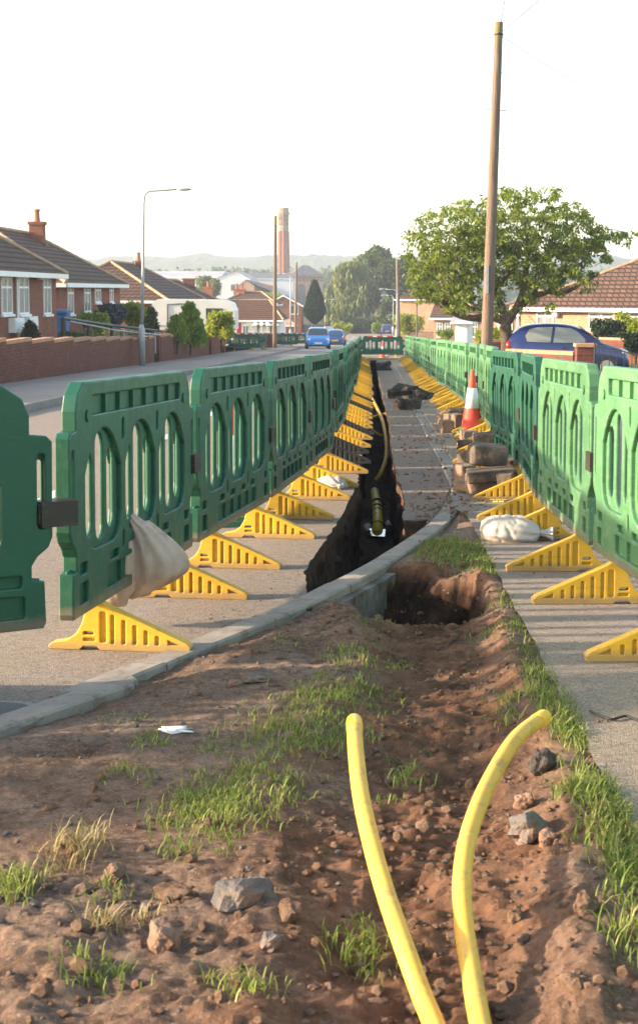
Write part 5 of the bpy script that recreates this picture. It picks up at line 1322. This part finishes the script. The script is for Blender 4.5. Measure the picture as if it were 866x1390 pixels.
# ------------------------------------------------------------------ cars
def car(name, loc, rz, paint, label, Ls=3.65, Wd=1.64, Ht=1.5):
    """hatchback: local +x is the front, wheels on z = 0"""
    root = empty(name, loc, rz, label, 'car')
    S = Ls / 3.65
    xs_ = [-1.82, -1.78, -1.62, -1.45, -1.25, -.9, -.4, .1, .45, .75, 1.05, 1.3, 1.55, 1.72, 1.80, 1.83]
    belt = [.55, .88, .93, .95, .95, .94, .92, .91, .91, .93, .90, .84, .77, .70, .60, .48]
    roof = [.57, .95, 1.20, 1.36, 1.44, 1.49, 1.50, 1.47, 1.36, 1.12, .94, .87, .80, .73, .62, .5]
    hw = [.66, .72, .76, .79, .80, .82, .82, .82, .82, .82, .81, .80, .77, .72, .64, .55]
    bot = [.40, .28, .22, .2, .2, .2, .2, .2, .2, .2, .2, .2, .2, .22, .28, .34]
    rows = []; k_ = Ht / 1.5
    for x, b_, r_, h_, bt in zip(xs_, belt, roof, hw, bot):
        rh_ = max(r_, b_ + .015); inset = min(.20, (rh_ - b_) * .42)
        sec = [(h_ * .86, bt), (h_ * .97, bt + .08), (h_ * 1.0, bt + (b_ - bt) * .45), (h_ * .99, bt + (b_ - bt) * .8), (h_ * .955, b_), (h_ * .955 - inset * .55, b_ + (rh_ - b_) * .55), (h_ * .94 - inset, b_ + (rh_ - b_) * .9), (h_ * .6 - inset * .4, rh_ + .005), (0, rh_ + .015)]
        sec = sec + [(-y, z) for y, z in reversed(sec[:-1])]
        rows.append([(x * S, y * Wd / 1.64, z * k_) for y, z in sec])
    m_ = len(rows[0]); mb = MB(); fs = []
    vs_ = [p for r_ in rows for p in r_]
    for i in range(len(rows) - 1):
        for k in range(m_ - 1): fs.append((i * m_ + k, i * m_ + k + 1, (i + 1) * m_ + k + 1, (i + 1) * m_ + k))
        fs.append((i * m_ + m_ - 1, i * m_, (i + 1) * m_, (i + 1) * m_ + m_ - 1))
    fs += [tuple(range(m_)), tuple(reversed([(len(rows) - 1) * m_ + k for k in range(m_)]))]
    body = mb.add(vs_, fs).build('body', paint, root, True)
    sub = body.modifiers.new('s', 'SUBSURF'); sub.levels = 2; sub.render_levels = 2
    def side_y(x, z):
        """half width of the greenhouse at a given station and height"""
        b_ = np.interp(x, xs_, belt); r_ = max(np.interp(x, xs_, roof), b_ + .015); h_ = np.interp(x, xs_, hw); ins = min(.20, (r_ - b_) * .42)
        u = (z - b_) / (r_ - b_)
        return float(np.interp(u, [-.4, 0, .55, .9, 1], [h_ * .985, h_ * .955, h_ * .955 - ins * .55, h_ * .94 - ins, h_ * .9 - ins]))
    def pane(name_, poly, side, mat):
        # finely sampled so that it follows the body
        from mathutils.geometry import tessellate_polygon
        q = []
        for i in range(len(poly)):
            a, b_ = poly[i], poly[(i + 1) % len(poly)]
            for k in range(4): q.append((a[0] + (b_[0] - a[0]) * k / 4, a[1] + (b_[1] - a[1]) * k / 4))
        vs_ = [(x * S, side * (side_y(x, z) + .022) * Wd / 1.64, z * k_) for x, z in q]
        tr_ = tessellate_polygon([[Vector((x, z, 0)) for x, z in q]])
        MB().add(vs_, [tuple(t_) for t_ in tr_]).build(name_, mat, root)
    for s in (-1, 1):
        pane('side_window', [(-.42, .96), (.62, .97), (.30, 1.27), (.10, 1.37), (-.35, 1.40)], s, M['carglass'])
        pane('side_window', [(-1.18, .99), (-.50, .965), (-.43, 1.40), (-.9, 1.39), (-1.12, 1.33), (-1.24, 1.15)], s, M['carglass'])
        MB().box(.52 * S, .66 * S, s * .84 - .06, s * .84 + .06, .98 * k_, 1.09 * k_).build('wing_mirror', paint, root)
        MB().box(-.16 * S, .0, s * .815 * Wd / 1.64 - .012, s * .815 * Wd / 1.64 + .012, .80, .83).build('door_handle', M['trim'], root)
        MB().blob((1.62 * S, s * .60 * Wd / 1.64, .69 * k_), (.16, .14, .085), 3, 2, .1).build('headlight', M['lamp'], root, True)
        MB().blob((-1.72 * S, s * .66 * Wd / 1.64, .86 * k_), (.09, .10, .15), 3, 2, .05).build('tail_light', M['tail'], root, True)
        for xw in (-1.16, 1.16):
            wh = MB().tube([(xw * S, s * (.66) * Wd / 1.64, .29), (xw * S, s * .835 * Wd / 1.64, .29)], .29, 28).build('wheel', M['tyre'], root)
            mb = MB().tube([(xw * S, s * .83 * Wd / 1.64, .29), (xw * S, s * .842 * Wd / 1.64, .29)], .19, 24); mb.build('rim', M['rim'], wh)
    # windscreen and rear window
    def screen(name_, xa_, xb2, wa, wb, za, zb_, off):
        vs_ = []; fs = []
        for i in range(5):
            t_ = i / 4
            for k in range(7):
                u = k / 6 * 2 - 1; x = xa_ + (xb2 - xa_) * t_; z = za + (zb_ - za) * t_; w_ = wa + (wb - wa) * t_
                vs_.append(((x - abs(u) ** 2 * .07 * math.copysign(1, off)) * S + off, u * w_ * Wd / 1.64, z * k_ + abs(off) * .6))
        for i in range(4):
            for k in range(6): fs.append((i * 7 + k, i * 7 + k + 1, (i + 1) * 7 + k + 1, (i + 1) * 7 + k))
        MB().add(vs_, fs).build(name_, M['glass'], root, True)
    screen('windscreen', 1.0, .42, .70, .56, .97, 1.385, .03)
    screen('rear_window', -1.73, -1.44, .62, .52, 1.0, 1.36, -.03)
    MB().box(1.80 * S, 1.86 * S, -.26, .26, .40, .51).build('number_plate', M['whitep'], root)
    MB().box(1.78 * S, 1.845 * S, -.42, .42, .22, .34).build('grille', M['trim'], root)
    MB().box(-1.86 * S, -1.80 * S, -.26, .26, .50, .61).build('number_plate', M['conebase'] if False else M['yellow'], root)
    MB().tube([(-.9 * S, 0, 1.5 * k_), (-1.15 * S, 0, 1.72 * k_)], .008, 5).build('aerial', M['trim'], root)
    return root
Yc = 44; xa = gx(687, Yc); xb_ = gx(847, Yc); zr = zt(760, 438.5, Yc) - 1.5
car('hatchback_car', ((xa + xb_) / 2, Yc, zr), R(-4), M['navy'], 'dark blue hatchback parked side on behind the low brick wall', xb_ - xa + .1, 1.66, 1.5)
Yc = 106; xx = gx(431, Yc); car('hatchback_car', (xx, Yc, g(Yc)), R(-90) + R(4), M['bright'], 'bright blue hatchback parked facing the camera on the left of the street', 3.7, 1.66, 1.5)
Yc = 121; xx = gx(455.5, Yc); car('hatchback_car', (xx, Yc, g(Yc)), R(90), M['midblue'], 'darker blue car just behind the bright blue hatchback', 3.7, 1.6, 1.4)
Yc = 212; xx = gx(524.5, Yc); car('hatchback_car', (xx, Yc, g(Yc) + .06), R(90), M['navy'], 'small navy car far away beside the hedge at the end of the street', 3.7, 1.66, 1.5)

# ------------------------------------------------------------------ poles and lamps
def pole(pxb, Y, pxt, pyt, r0, r1, label, steps=0):
    x = gx(pxb, Y); zb = g(Y); top = at(pxt, pyt, Y)
    root = empty('telegraph_pole', (x, Y, zb), 0, label, 'pole')
    d = Vector((top.x - x, 0, top.z - zb)); n = 8
    MB().tube([d * (i / n) for i in range(n + 1)], [r0 + (r1 - r0) * i / n for i in range(n + 1)], 16).build('shaft', M['pole'], root, True)
    if steps:
        for k, (py, s) in enumerate(((80, -1), (99, 1), (149, -1), (150, 1), (175, -1), (202, 1), (228, -1), (256, 1))):
            f = (zt(pxt, py, Y) - zb) / d.z; p = d * f; r_ = r0 + (r1 - r0) * f
            MB().tube([p + Vector((s * r_ * .8, 0, 0)), p + Vector((s * (r_ + .13), 0, 0)), p + Vector((s * (r_ + .135), 0, .03))], .009, 6).build('step_iron', M['darkiron'], root)
        MB().lathe([(r1 + .02, 0), (r1 + .02, .03)], 12, tuple(d * .965)).build('cable_ring', M['darkiron'], root)
        MB().box(-.03, .03, -r0 - .03, -r0 + .02, 2.0, 2.6).build('cable_cover', M['galv'], root)
    return root, Vector((top.x, Y, top.z))
p1, t1_ = pole(658.5, 33, 677, 30, .135, .085, 'tall wooden telegraph pole with climbing steps on the right', 1)
p2, t2_ = pole(373, 100, 374, 293, .14, .10, 'wooden telegraph pole left of the tall brick chimney')
p3, t3_ = pole(401, 165, 402.5, 356, .14, .11, 'shorter wooden telegraph pole right of the tall brick chimney')
p4, t4_ = pole(541, 130, 539, 352, .16, .13, 'wooden pole in front of the far trees, right of the street')
p5, t5_ = pole(565, 110, 565.5, 383, .07, .06, 'thin reddish post left of the tree on the right')
def wires(a, b_, sag, label):
    pts = [Vector(a).lerp(Vector(b_), k / 16) - Vector((0, 0, sag * 4 * (k / 16) * (1 - k / 16))) for k in range(17)]
    tag(MB().tube(pts, .007, 5).build('telephone_wire', M['wire']), label, 'wire', 'telephone wires from the tall pole')
top = t1_ - Vector((0, 0, .25))
wires(top, (14, 48, 3.6), .3, 'telephone wire running from the tall pole down to the right')
wires(top, (5.2, -4, 6.2), .3, 'telephone wire passing overhead from the tall pole towards the camera')
wires(top, (.5, -4, 6.6), .3, 'telephone wire passing overhead to the left of the others')
def lamp(pxb, Y, pyt, arm, label, side=1, lean=0, r_=.055, head=.5):
    x = gx(pxb, Y); zb = g(Y) + .1; H = zt(pxb, pyt, Y) - zb
    root = empty('street_lamp', (x, Y, zb), 0, label, 'street lamp')
    MB().lathe([(.10, 0), (.10, 1.15), (.06, 1.3)], 16).build('column_base', M['galv'], root, True)
    MB().tube([(0, 0, 1.2), (lean * .5, 0, H * .5), (lean, 0, H - .35), (lean + side * .04, 0, H - .12), (lean + side * .18, 0, H - .02), (lean + side * arm * .6, 0, H), (lean + side * arm, 0, H + .03)], [r_, r_ * .9, r_ * .72, r_ * .65, r_ * .6, r_ * .55, r_ * .5], 10).build('column', M['galv'], root, True)
    MB().blob((lean + side * (arm + head * .45), 0, H + .03), (head * .5, .10, .05), 1, 2, .05).build('lamp_head', M['galv'], root, True)
    return root
lamp(193.5, 48, 258.5, 1.05, 'grey street lamp on the left pavement beside the brick wall', 1, .12)
lamp(394.5, 118, 372, .6, 'thin grey street lamp right of the left telegraph pole', -1)
lamp(538, 118, 393, .9, 'street lamp with arm to the left in front of the far trees', -1, 0, .06, .5)
lamp(533, 180, 401, .9, 'more distant street lamp behind the right hand poles', -1)
lamp(441, 190, 406.5, .9, 'distant street lamp beside the dark cypress', 1)
s_ = MB().tube([(0, 0, 0), (0, 0, 1.0)], .03, 6).box(-.4, .4, -.03, 0, .5, 1.5).build('white_sign', M['whitep']); s_.location = (gx(447, 140), 140, g(140) + .1); tag(s_, 'small white board standing behind the parked blue cars', 'sign')
# rigid stuff: pedestrian barriers across the street on the left
for k, (px, Y, rz_, lb) in enumerate(((332, 86, 4, 'green barrier with red and white strip, leftmost across the street'), (349, 91, 55, 'green barrier turned edge on across the street'), (386, 108, 8, 'green barrier beside the left telegraph pole across the street'), (409, 118, 5, 'green barrier left of the bright blue car'))):
    o = copy_tree(eb); o.location = (gx(px, Y), Y, g(Y) + .1); o.rotation_euler = (0, 0, R(rz_)); o['label'] = lb; o['group'] = 'green barriers across the street'

# ------------------------------------------------------------------ vegetation
def leafcloud(mb, c, rad, n, size, rr, droop=0, shell=.55, asp=.5, up=False):
    for _ in range(n):
        d = Vector((rr.gauss(0, 1), rr.gauss(0, 1), rr.gauss(0, 1))).normalized() * (shell + (1 - shell) * rr.random() ** .6)
        p = Vector((c[0] + d.x * rad[0], c[1] + d.y * rad[1], c[2] + d.z * rad[2]))
        u = Vector((rr.gauss(0, 1), rr.gauss(0, 1), rr.gauss(0, .7) - droop)).normalized()
        if up: u = Vector((rr.gauss(0, .5) + d.x * .5, rr.gauss(0, .5) + d.y * .5, 1)).normalized()
        v = u.cross(Vector((rr.gauss(0, 1), rr.gauss(0, 1), rr.gauss(0, 1)))).normalized()
        L = size * rr.uniform(.6, 1.3)
        mb.add([p, p + u * L * .5 + v * L * asp * .5, p + u * L, p + u * L * .5 - v * L * asp * .5], [(0, 1, 2, 3)])
def treetrunk(mb, pts, r0, r1, n=8):
    m_ = len(pts); mb.tube(pts, [r0 + (r1 - r0) * i / (m_ - 1) for i in range(m_)], n)
# cherry tree in the right hand front garden
rr = random.Random(5)
YT = 44.0; base = Vector((gx(686, YT), YT, g(YT) - .1))
ct = empty('cherry_tree', base, 0, 'spreading leafy cherry tree behind the tall telegraph pole', 'tree')
def TP(px, py, dy=0): return at(px, py, YT + dy) - base
tb = MB()
fork = TP(686, 438)
tb.tube([Vector((0, 0, -.2)), Vector((0, 0, .3)), TP(687, 470), fork + Vector((0, 0, -.1)), fork + Vector((0, 0, .1))], [.24, .19, .16, .17, .12], 12)
limbs = [[(686, 438), (668, 430), (645, 432), (620, 427), (603, 412), (597, 392), (590, 360)], [(686, 438), (680, 415), (668, 395), (660, 370), (650, 330)],
         [(688, 438), (700, 420), (722, 403), (745, 395), (770, 375), (795, 350)], [(688, 436), (704, 412), (712, 380), (715, 340), (712, 300)],
         [(745, 395), (765, 397), (790, 385), (812, 372)], [(620, 427), (600, 420), (585, 400), (572, 370)], [(668, 395), (690, 370), (700, 330)],
         [(722, 403), (735, 370), (748, 330), (752, 300)], [(603, 412), (615, 380), (620, 340), (625, 310)]]
dys = [0, .6, 0, -.5, -.8, .6, -1.2, 1.0, -.6]
for L_, dy in zip(limbs, dys):
    n = len(L_); pts = [TP(a, b_, dy * i / (n - 1)) for i, (a, b_) in enumerate(L_)]
    pts = spline(pts, 4); r0 = .12 if L_[0][1] > 430 and L_[0][0] > 680 else .07
    tb.tube(pts, [r0 * (1 - i / (len(pts) - 1)) ** .8 + .015 for i in range(len(pts))], 8)
tb.build('trunk', M['bark'], ct, True)
lumps = [(575, 325, 22, 16), (568, 350, 18, 22), (590, 375, 24, 30), (582, 300, 16, 7), (605, 290, 28, 10), (620, 335, 38, 28), (612, 380, 30, 32), (640, 300, 34, 20), (655, 345, 36, 30), (632, 270, 14, 6),
         (648, 395, 30, 26), (680, 280, 32, 18), (690, 320, 40, 30), (700, 262, 24, 8), (730, 285, 34, 16), (735, 320, 42, 26), (745, 262, 18, 7), (770, 300, 30, 14), (775, 330, 36, 20), (760, 355, 36, 20),
         (800, 325, 26, 12), (815, 310, 22, 7), (840, 322, 28, 8), (862, 318, 18, 6), (805, 345, 22, 12), (725, 370, 34, 22), (785, 365, 20, 12), (715, 400, 14, 10), (575, 400, 14, 10), (620, 405, 22, 18),
         (690, 360, 34, 26), (664, 412, 20, 12), (745, 418, 8, 10), (702, 418, 8, 8), (760, 385, 14, 12), (795, 380, 10, 14), (560, 375, 8, 12), (650, 318, 30, 20), (770, 282, 16, 7), (790, 290, 14, 5)]
lb_ = MB(); kx_l = YT / FPX
for i, (a, b_, rx, ry) in enumerate(lumps):
    area = rx * ry
    for k in range(max(4, int(area / 13))):
        th_ = rr.uniform(0, 2 * math.pi); rad_ = rr.random() ** .5
        ppx = a + rx * rad_ * math.cos(th_) * 1.08; ppy = b_ + ry * rad_ * math.sin(th_) * 1.1
        dy = rr.uniform(-1, 1) * (1.9 if 600 < a < 800 else 1.2) * (1 - .3 * rad_)
        if rr.random() < .14: continue
        c = TP(ppx, ppy, dy)
        leafcloud(lb_, c, (.17, .17, .11), rr.randint(20, 36), .125, rr, 1.1, .2, .42)
        if k % 3 == 0:   # twig
            q = TP(ppx + (686 - ppx) * .12, ppy + 10, dy * .8); tw = MB()
            lb_.tube([c, q], .006, 3, False)
lb_.build('crown', M['cherry'], ct)
# far big trees
def bigtree(px, Y, pyt, wpx, pyb, mat, label, seed, kind='broad', n=9000, leaf=.55, name='broadleaf_tree', group=None):
    rr = random.Random(seed); s_ = Y / FPX; x = gx(px, Y); zb = g(Y) - .3; top = zt(px, pyt, Y); bot = zt(px, pyb, Y)
    root = empty(name, (x, Y, zb), 0, label, 'tree', group); H = top - zb; W_ = wpx * s_ / 2; cb = bot - zb
    mb = MB(); mb.tube([(0, 0, -.3), (.1, 0, H * .3), (-.1, 0, H * .55), (0, 0, H * .8)], [H * .035, H * .024, H * .016, .04], 8)
    cr = MB(); cl = []
    for k in range(26 if kind != 'willow' else 30):
        a = rr.uniform(0, 6.28); u = rr.random(); z = cb + (H - cb) * (.12 + .8 * u); ww = W_ * math.sin(math.pi * min(1, .22 + .72 * u)) ** .7 * rr.uniform(.35, .85)
        cl.append(Vector((math.cos(a) * ww, math.sin(a) * ww * .8, z)))
    cl.append(Vector((0, 0, H * .93)))
    for c in cl[::2]: mb.tube([(0, 0, min(H * .75, c.z * .6)), tuple((Vector((0, 0, c.z * .75)) + c) / 2), tuple(c)], [H * .012, .06, .03], 5)
    mb.build('trunk', M['bark'], root)
    for c in cl:
        rb = W_ * rr.uniform(.26, .42); rz_ = rb * rr.uniform(.7, 1.0)
        if kind == 'willow':
            for q in range(n // len(cl) // 9):
                th_ = rr.uniform(0, 6.28); r_ = rb * rr.random() ** .5; sx = c.x + r_ * math.cos(th_); sy = c.y + r_ * math.sin(th_); z0 = c.z + rz_ * rr.uniform(.1, .8); Ls = rr.uniform(.2, .45) * H
                for j in range(9):
                    z = z0 - Ls * j / 9
                    if z < .8: break
                    p = Vector((sx + rr.gauss(0, .08), sy + rr.gauss(0, .08), z)); u = Vector((rr.gauss(0, .25), rr.gauss(0, .25), -1)).normalized(); v = u.cross(Vector((rr.gauss(0, 1), rr.gauss(0, 1), 0)).normalized())
                    L = leaf * rr.uniform(.8, 1.5); cr.add([p, p + u * L * .5 + v * L * .14, p + u * L, p + u * L * .5 - v * L * .14], [(0, 1, 2, 3)])
        else: leafcloud(cr, c, (rb, rb, rz_), n // len(cl), leaf, rr, .2, .45, .6)
    cr.build('crown', M[mat], root); return root
GT = 'large trees at the far end of the street'
bigtree(478, 246, 352, 66, 440, 'willow', 'pale green weeping willow at the left of the far trees', 1, 'willow', 9000, .8, 'willow_tree', GT)
bigtree(455, 262, 376, 40, 440, 'willow', 'low yellow green willow next to the dark cypress', 12, 'willow', 5000, .8, 'willow_tree', GT)
bigtree(512, 252, 334, 64, 436, 'broad', 'tallest grey green tree in the middle of the far trees', 2, 'broad', 8000, .7, group=GT)
bigtree(495, 268, 345, 50, 420, 'broad', 'tree between the willow and the tallest far tree', 22, 'broad', 5000, .7, group=GT)
bigtree(552, 245, 350, 62, 442, 'darkleaf', 'dark tree behind the right hand wooden pole', 3, 'broad', 8000, .7, group=GT)
bigtree(580, 262, 348, 54, 440, 'darkleaf', 'dark tree partly behind the cherry tree', 4, 'broad', 6000, .7, group=GT)
bigtree(528, 235, 405, 40, 446, 'broad', 'small bushy tree in front of the far trees', 5, 'broad', 4000, .5, 'small_tree', GT)
# cypress
Y = 175; x = gx(427, Y); zb = g(Y); cy = empty('cypress_tree', (x, Y, zb), 0, 'dark green cypress tree standing alone behind the parked cars', 'tree')
rr = random.Random(9); H = zt(427, 383, Y) - zb; z0 = zt(427, 440, Y) - zb; W_ = 14 * Y / FPX
mb = MB(); mb.tube([(-.7, 0, -.2), (-.35, 0, z0 * .6), (-.1, 0, z0 + .6)], [.13, .1, .08], 8); mb.tube([(.25, 0, -.2), (.12, 0, z0 * .6), (.05, 0, z0 + .6)], [.17, .13, .1], 8); mb.build('trunk', M['bark'], cy)
cr = MB()
for k in range(9000):
    u = rr.random(); z = z0 + (H - z0) * u; ww = W_ * (min(1, u / .25) ** .5) * (1 - max(0, u - .35) / .65 * 1.0) ** .75 + .04; a = rr.uniform(0, 6.28)
    ww *= (.8 + .2 * mnoise.noise(Vector((math.cos(a) * 1.6, math.sin(a) * 1.6, z * .9))) + .15 * rr.random()); p = Vector((math.cos(a) * ww, math.sin(a) * ww, z))
    uu = Vector((math.cos(a) * .35 + rr.gauss(0, .2), math.sin(a) * .35 + rr.gauss(0, .2), 1)).normalized(); v = uu.cross(Vector((rr.gauss(0, 1), rr.gauss(0, 1), 0))).normalized(); L = .32 * rr.uniform(.6, 1.3)
    cr.add([p, p + uu * L * .5 + v * L * .22, p + uu * L, p + uu * L * .5 - v * L * .22], [(0, 1, 2, 3)])
cr.build('crown', M['cypress'], cy)
# bushes and hedges
def bush(pxa, pxb, pyt, pyb, Y, mat, label, seed, n=2600, leaf=.09, shape='round', name='bush', depth=None, up=False):
    rr = random.Random(seed); xa, xb_ = gx(pxa, Y), gx(pxb, Y); zt0, zb0 = zt(pxa, pyt, Y), zt(pxa, pyb, Y); cx_ = (xa + xb_) / 2; W_ = (xb_ - xa) / 2; H = zt0 - zb0; D = depth or min(W_, 1.2)
    root = empty(name, (cx_, Y, zb0), 0, label, 'hedge' if name == 'hedge' else 'bush'); mb = MB()
    MB().tube([(0, 0, -.6), (.03, 0, H * .3), (0, .02, H * .7)], [.06, .05, .02], 6).tube([(0, 0, 0), (W_ * .4, 0, H * .5)], [.03, .01], 5).tube([(0, 0, 0), (-W_ * .4, 0, H * .5)], [.03, .01], 5).build('stem', M['bark'], root)
    if shape == 'box': lumps_ = [(Vector((rr.uniform(-1, 1) * W_ * .86, rr.uniform(-1, 1) * D * .7, H * rr.uniform(.18, .86))), W_ * .16 + .12) for _ in range(24)]
    elif shape == 'cone': lumps_ = [(Vector((math.cos(k) * W_ * .45 * (1 - (k / 18) ** 1.8), math.sin(k) * D * .45 * (1 - (k / 18) ** 1.8), H * (.02 + .86 * k / 18))), W_ * (.66 - .36 * k / 18)) for k in range(18)]
    else: lumps_ = [(Vector((rr.uniform(-1, 1) * W_ * .6, rr.uniform(-1, 1) * D * .6, H * rr.uniform(.06, .72))), W_ * .45) for _ in range(14)]
    for c, r_ in lumps_: leafcloud(mb, c, (r_, r_, min(r_, H * .32)), n // len(lumps_), leaf, rr, -.2, .35, .6, up)
    mb.build('foliage', M[mat], root); return root
bush(238, 280, 410, 462, 62, 'conifer', 'tall rounded conifer bush above the left brick wall', 1, 6000, .16, 'cone', up=True)
bush(226, 256, 428, 460, 59, 'conifer', 'small conical conifer in front of the tall rounded one', 2, 3000, .14, 'cone', up=True)
bush(280, 321, 420, 456, 68, 'yellowhedge', 'broad leaved bright bush right of the rounded conifer', 3, 4200, .17)
bush(124, 172, 412, 441, 57, 'bluebush', 'blue grey bush in front of the second bungalow', 4, 3800, .13)
bush(110, 150, 423, 452, 54, 'conifer', 'low green bush left of the blue grey one', 5, 2800, .13)
bush(164, 204, 410, 455, 62, 'yellowhedge', 'clipped yellow green hedge behind the lamp column', 6, 5200, .13, 'box', 'hedge')
bush(196, 218, 415, 452, 60, 'broad', 'feathery dark green shrub right of the lamp column', 7, 2200, .14, 'cone')
bush(30, 56, 435, 462, 43, 'darkleaf', 'dark climbing shrub beside the white meter box', 8, 1500, .10, 'cone')
bush(108, 130, 445, 462, 45, 'drygrass', 'straw coloured plants along the top of the left wall', 9, 1200, .10)
bush(78, 112, 450, 463, 44, 'broad', 'low green plants behind the stepped brick wall', 10, 1600, .10)
bush(130, 200, 448, 463, 50, 'drygrass', 'dry grassy border between railing and wall', 15, 1800, .12, depth=.8)
bush(801, 850, 432, 470, 55, 'darkleaf', 'dark green bush in front of the sunlit bungalow', 11, 5200, .13)
bush(828, 890, 420, 470, 58, 'yellowhedge', 'loose yellow green bush under the bungalow window', 12, 3600, .14)
bush(842, 880, 446, 474, 50, 'darkleaf', 'low dark shrub at the right edge behind the wall', 16, 2400, .12)
bush(646, 672, 449, 466, 62, 'yellowhedge', 'low golden hedge under the cherry tree', 13, 2200, .13, 'box', 'hedge')
bush(664, 692, 447, 466, 58, 'yellowhedge', 'golden hedge right of the cherry trunk', 14, 2200, .13, 'box', 'hedge')
bush(592, 614, 448, 458, 95, 'conifer', 'small clipped shrub in front of the far bungalow', 17, 1400, .15)
bush(532, 576, 425, 449, 135, 'yellowhedge', 'large golden bush behind the far orange wall', 18, 4200, .22)
bush(450, 478, 439, 451, 205, 'yellowhedge', 'clipped hedge at the end of the street behind the blue cars', 19, 3200, .28, 'box', 'hedge')
bush(505, 521, 439, 452, 215, 'conifer', 'dark clipped hedge left of the far navy car', 20, 2200, .28, 'box', 'hedge')
bush(455, 520, 430, 445, 240, 'broad', 'shrubs growing along the foot of the far trees', 21, 4200, .4, depth=3)
bush(335, 385, 395, 415, 300, 'conifer', 'green shrubs in front of the brick workshop', 23, 2400, .5)
bush(265, 300, 375, 400, 260, 'willow', 'pale bushy tree between the sheds and bungalows', 24, 3600, .5)
# distant tree lines in front of the hills
rr = random.Random(31); mb = MB()
for k in range(150):
    Y = rr.choice((560, 640, 720, 820)); px = rr.uniform(120, 900); h_ = rr.uniform(3, 7); c = Vector((gx(px, Y), Y, zt(px, rr.uniform(366, 374), Y) - h_ * .6))
    leafcloud(mb, c, (h_ * 1.2, h_, h_ * .8), 90, 2.0, rr, 0, .5, .7)
    leafcloud(mb, c - Vector((0, 0, h_)), (h_ * 1.3, h_, h_), 70, 2.4, rr, 0, .5, .7)
tag(mb.build('distant_trees', M['broad']), 'distant belt of trees in front of the hazy hills', 'trees', kind='stuff')

# ------------------------------------------------------------------ haze
hz_m = bpy.data.materials.new('haze'); hz_m.use_nodes = True; t = hz_m.node_tree; t.nodes.clear()
outn = t.nodes.new('ShaderNodeOutputMaterial'); pv = t.nodes.new('ShaderNodeVolumePrincipled'); pv.inputs['Density'].default_value = .00048; pv.inputs['Color'].default_value = (.80, .89, 1.0, 1); pv.inputs['Anisotropy'].default_value = .3
t.links.new(pv.outputs[0], outn.inputs['Volume'])
hzo = MB().box(-470, 470, -70, 1720, -14, 62).build('haze', hz_m); tag(hzo, 'pale evening haze over the valley', 'haze', kind='stuff')
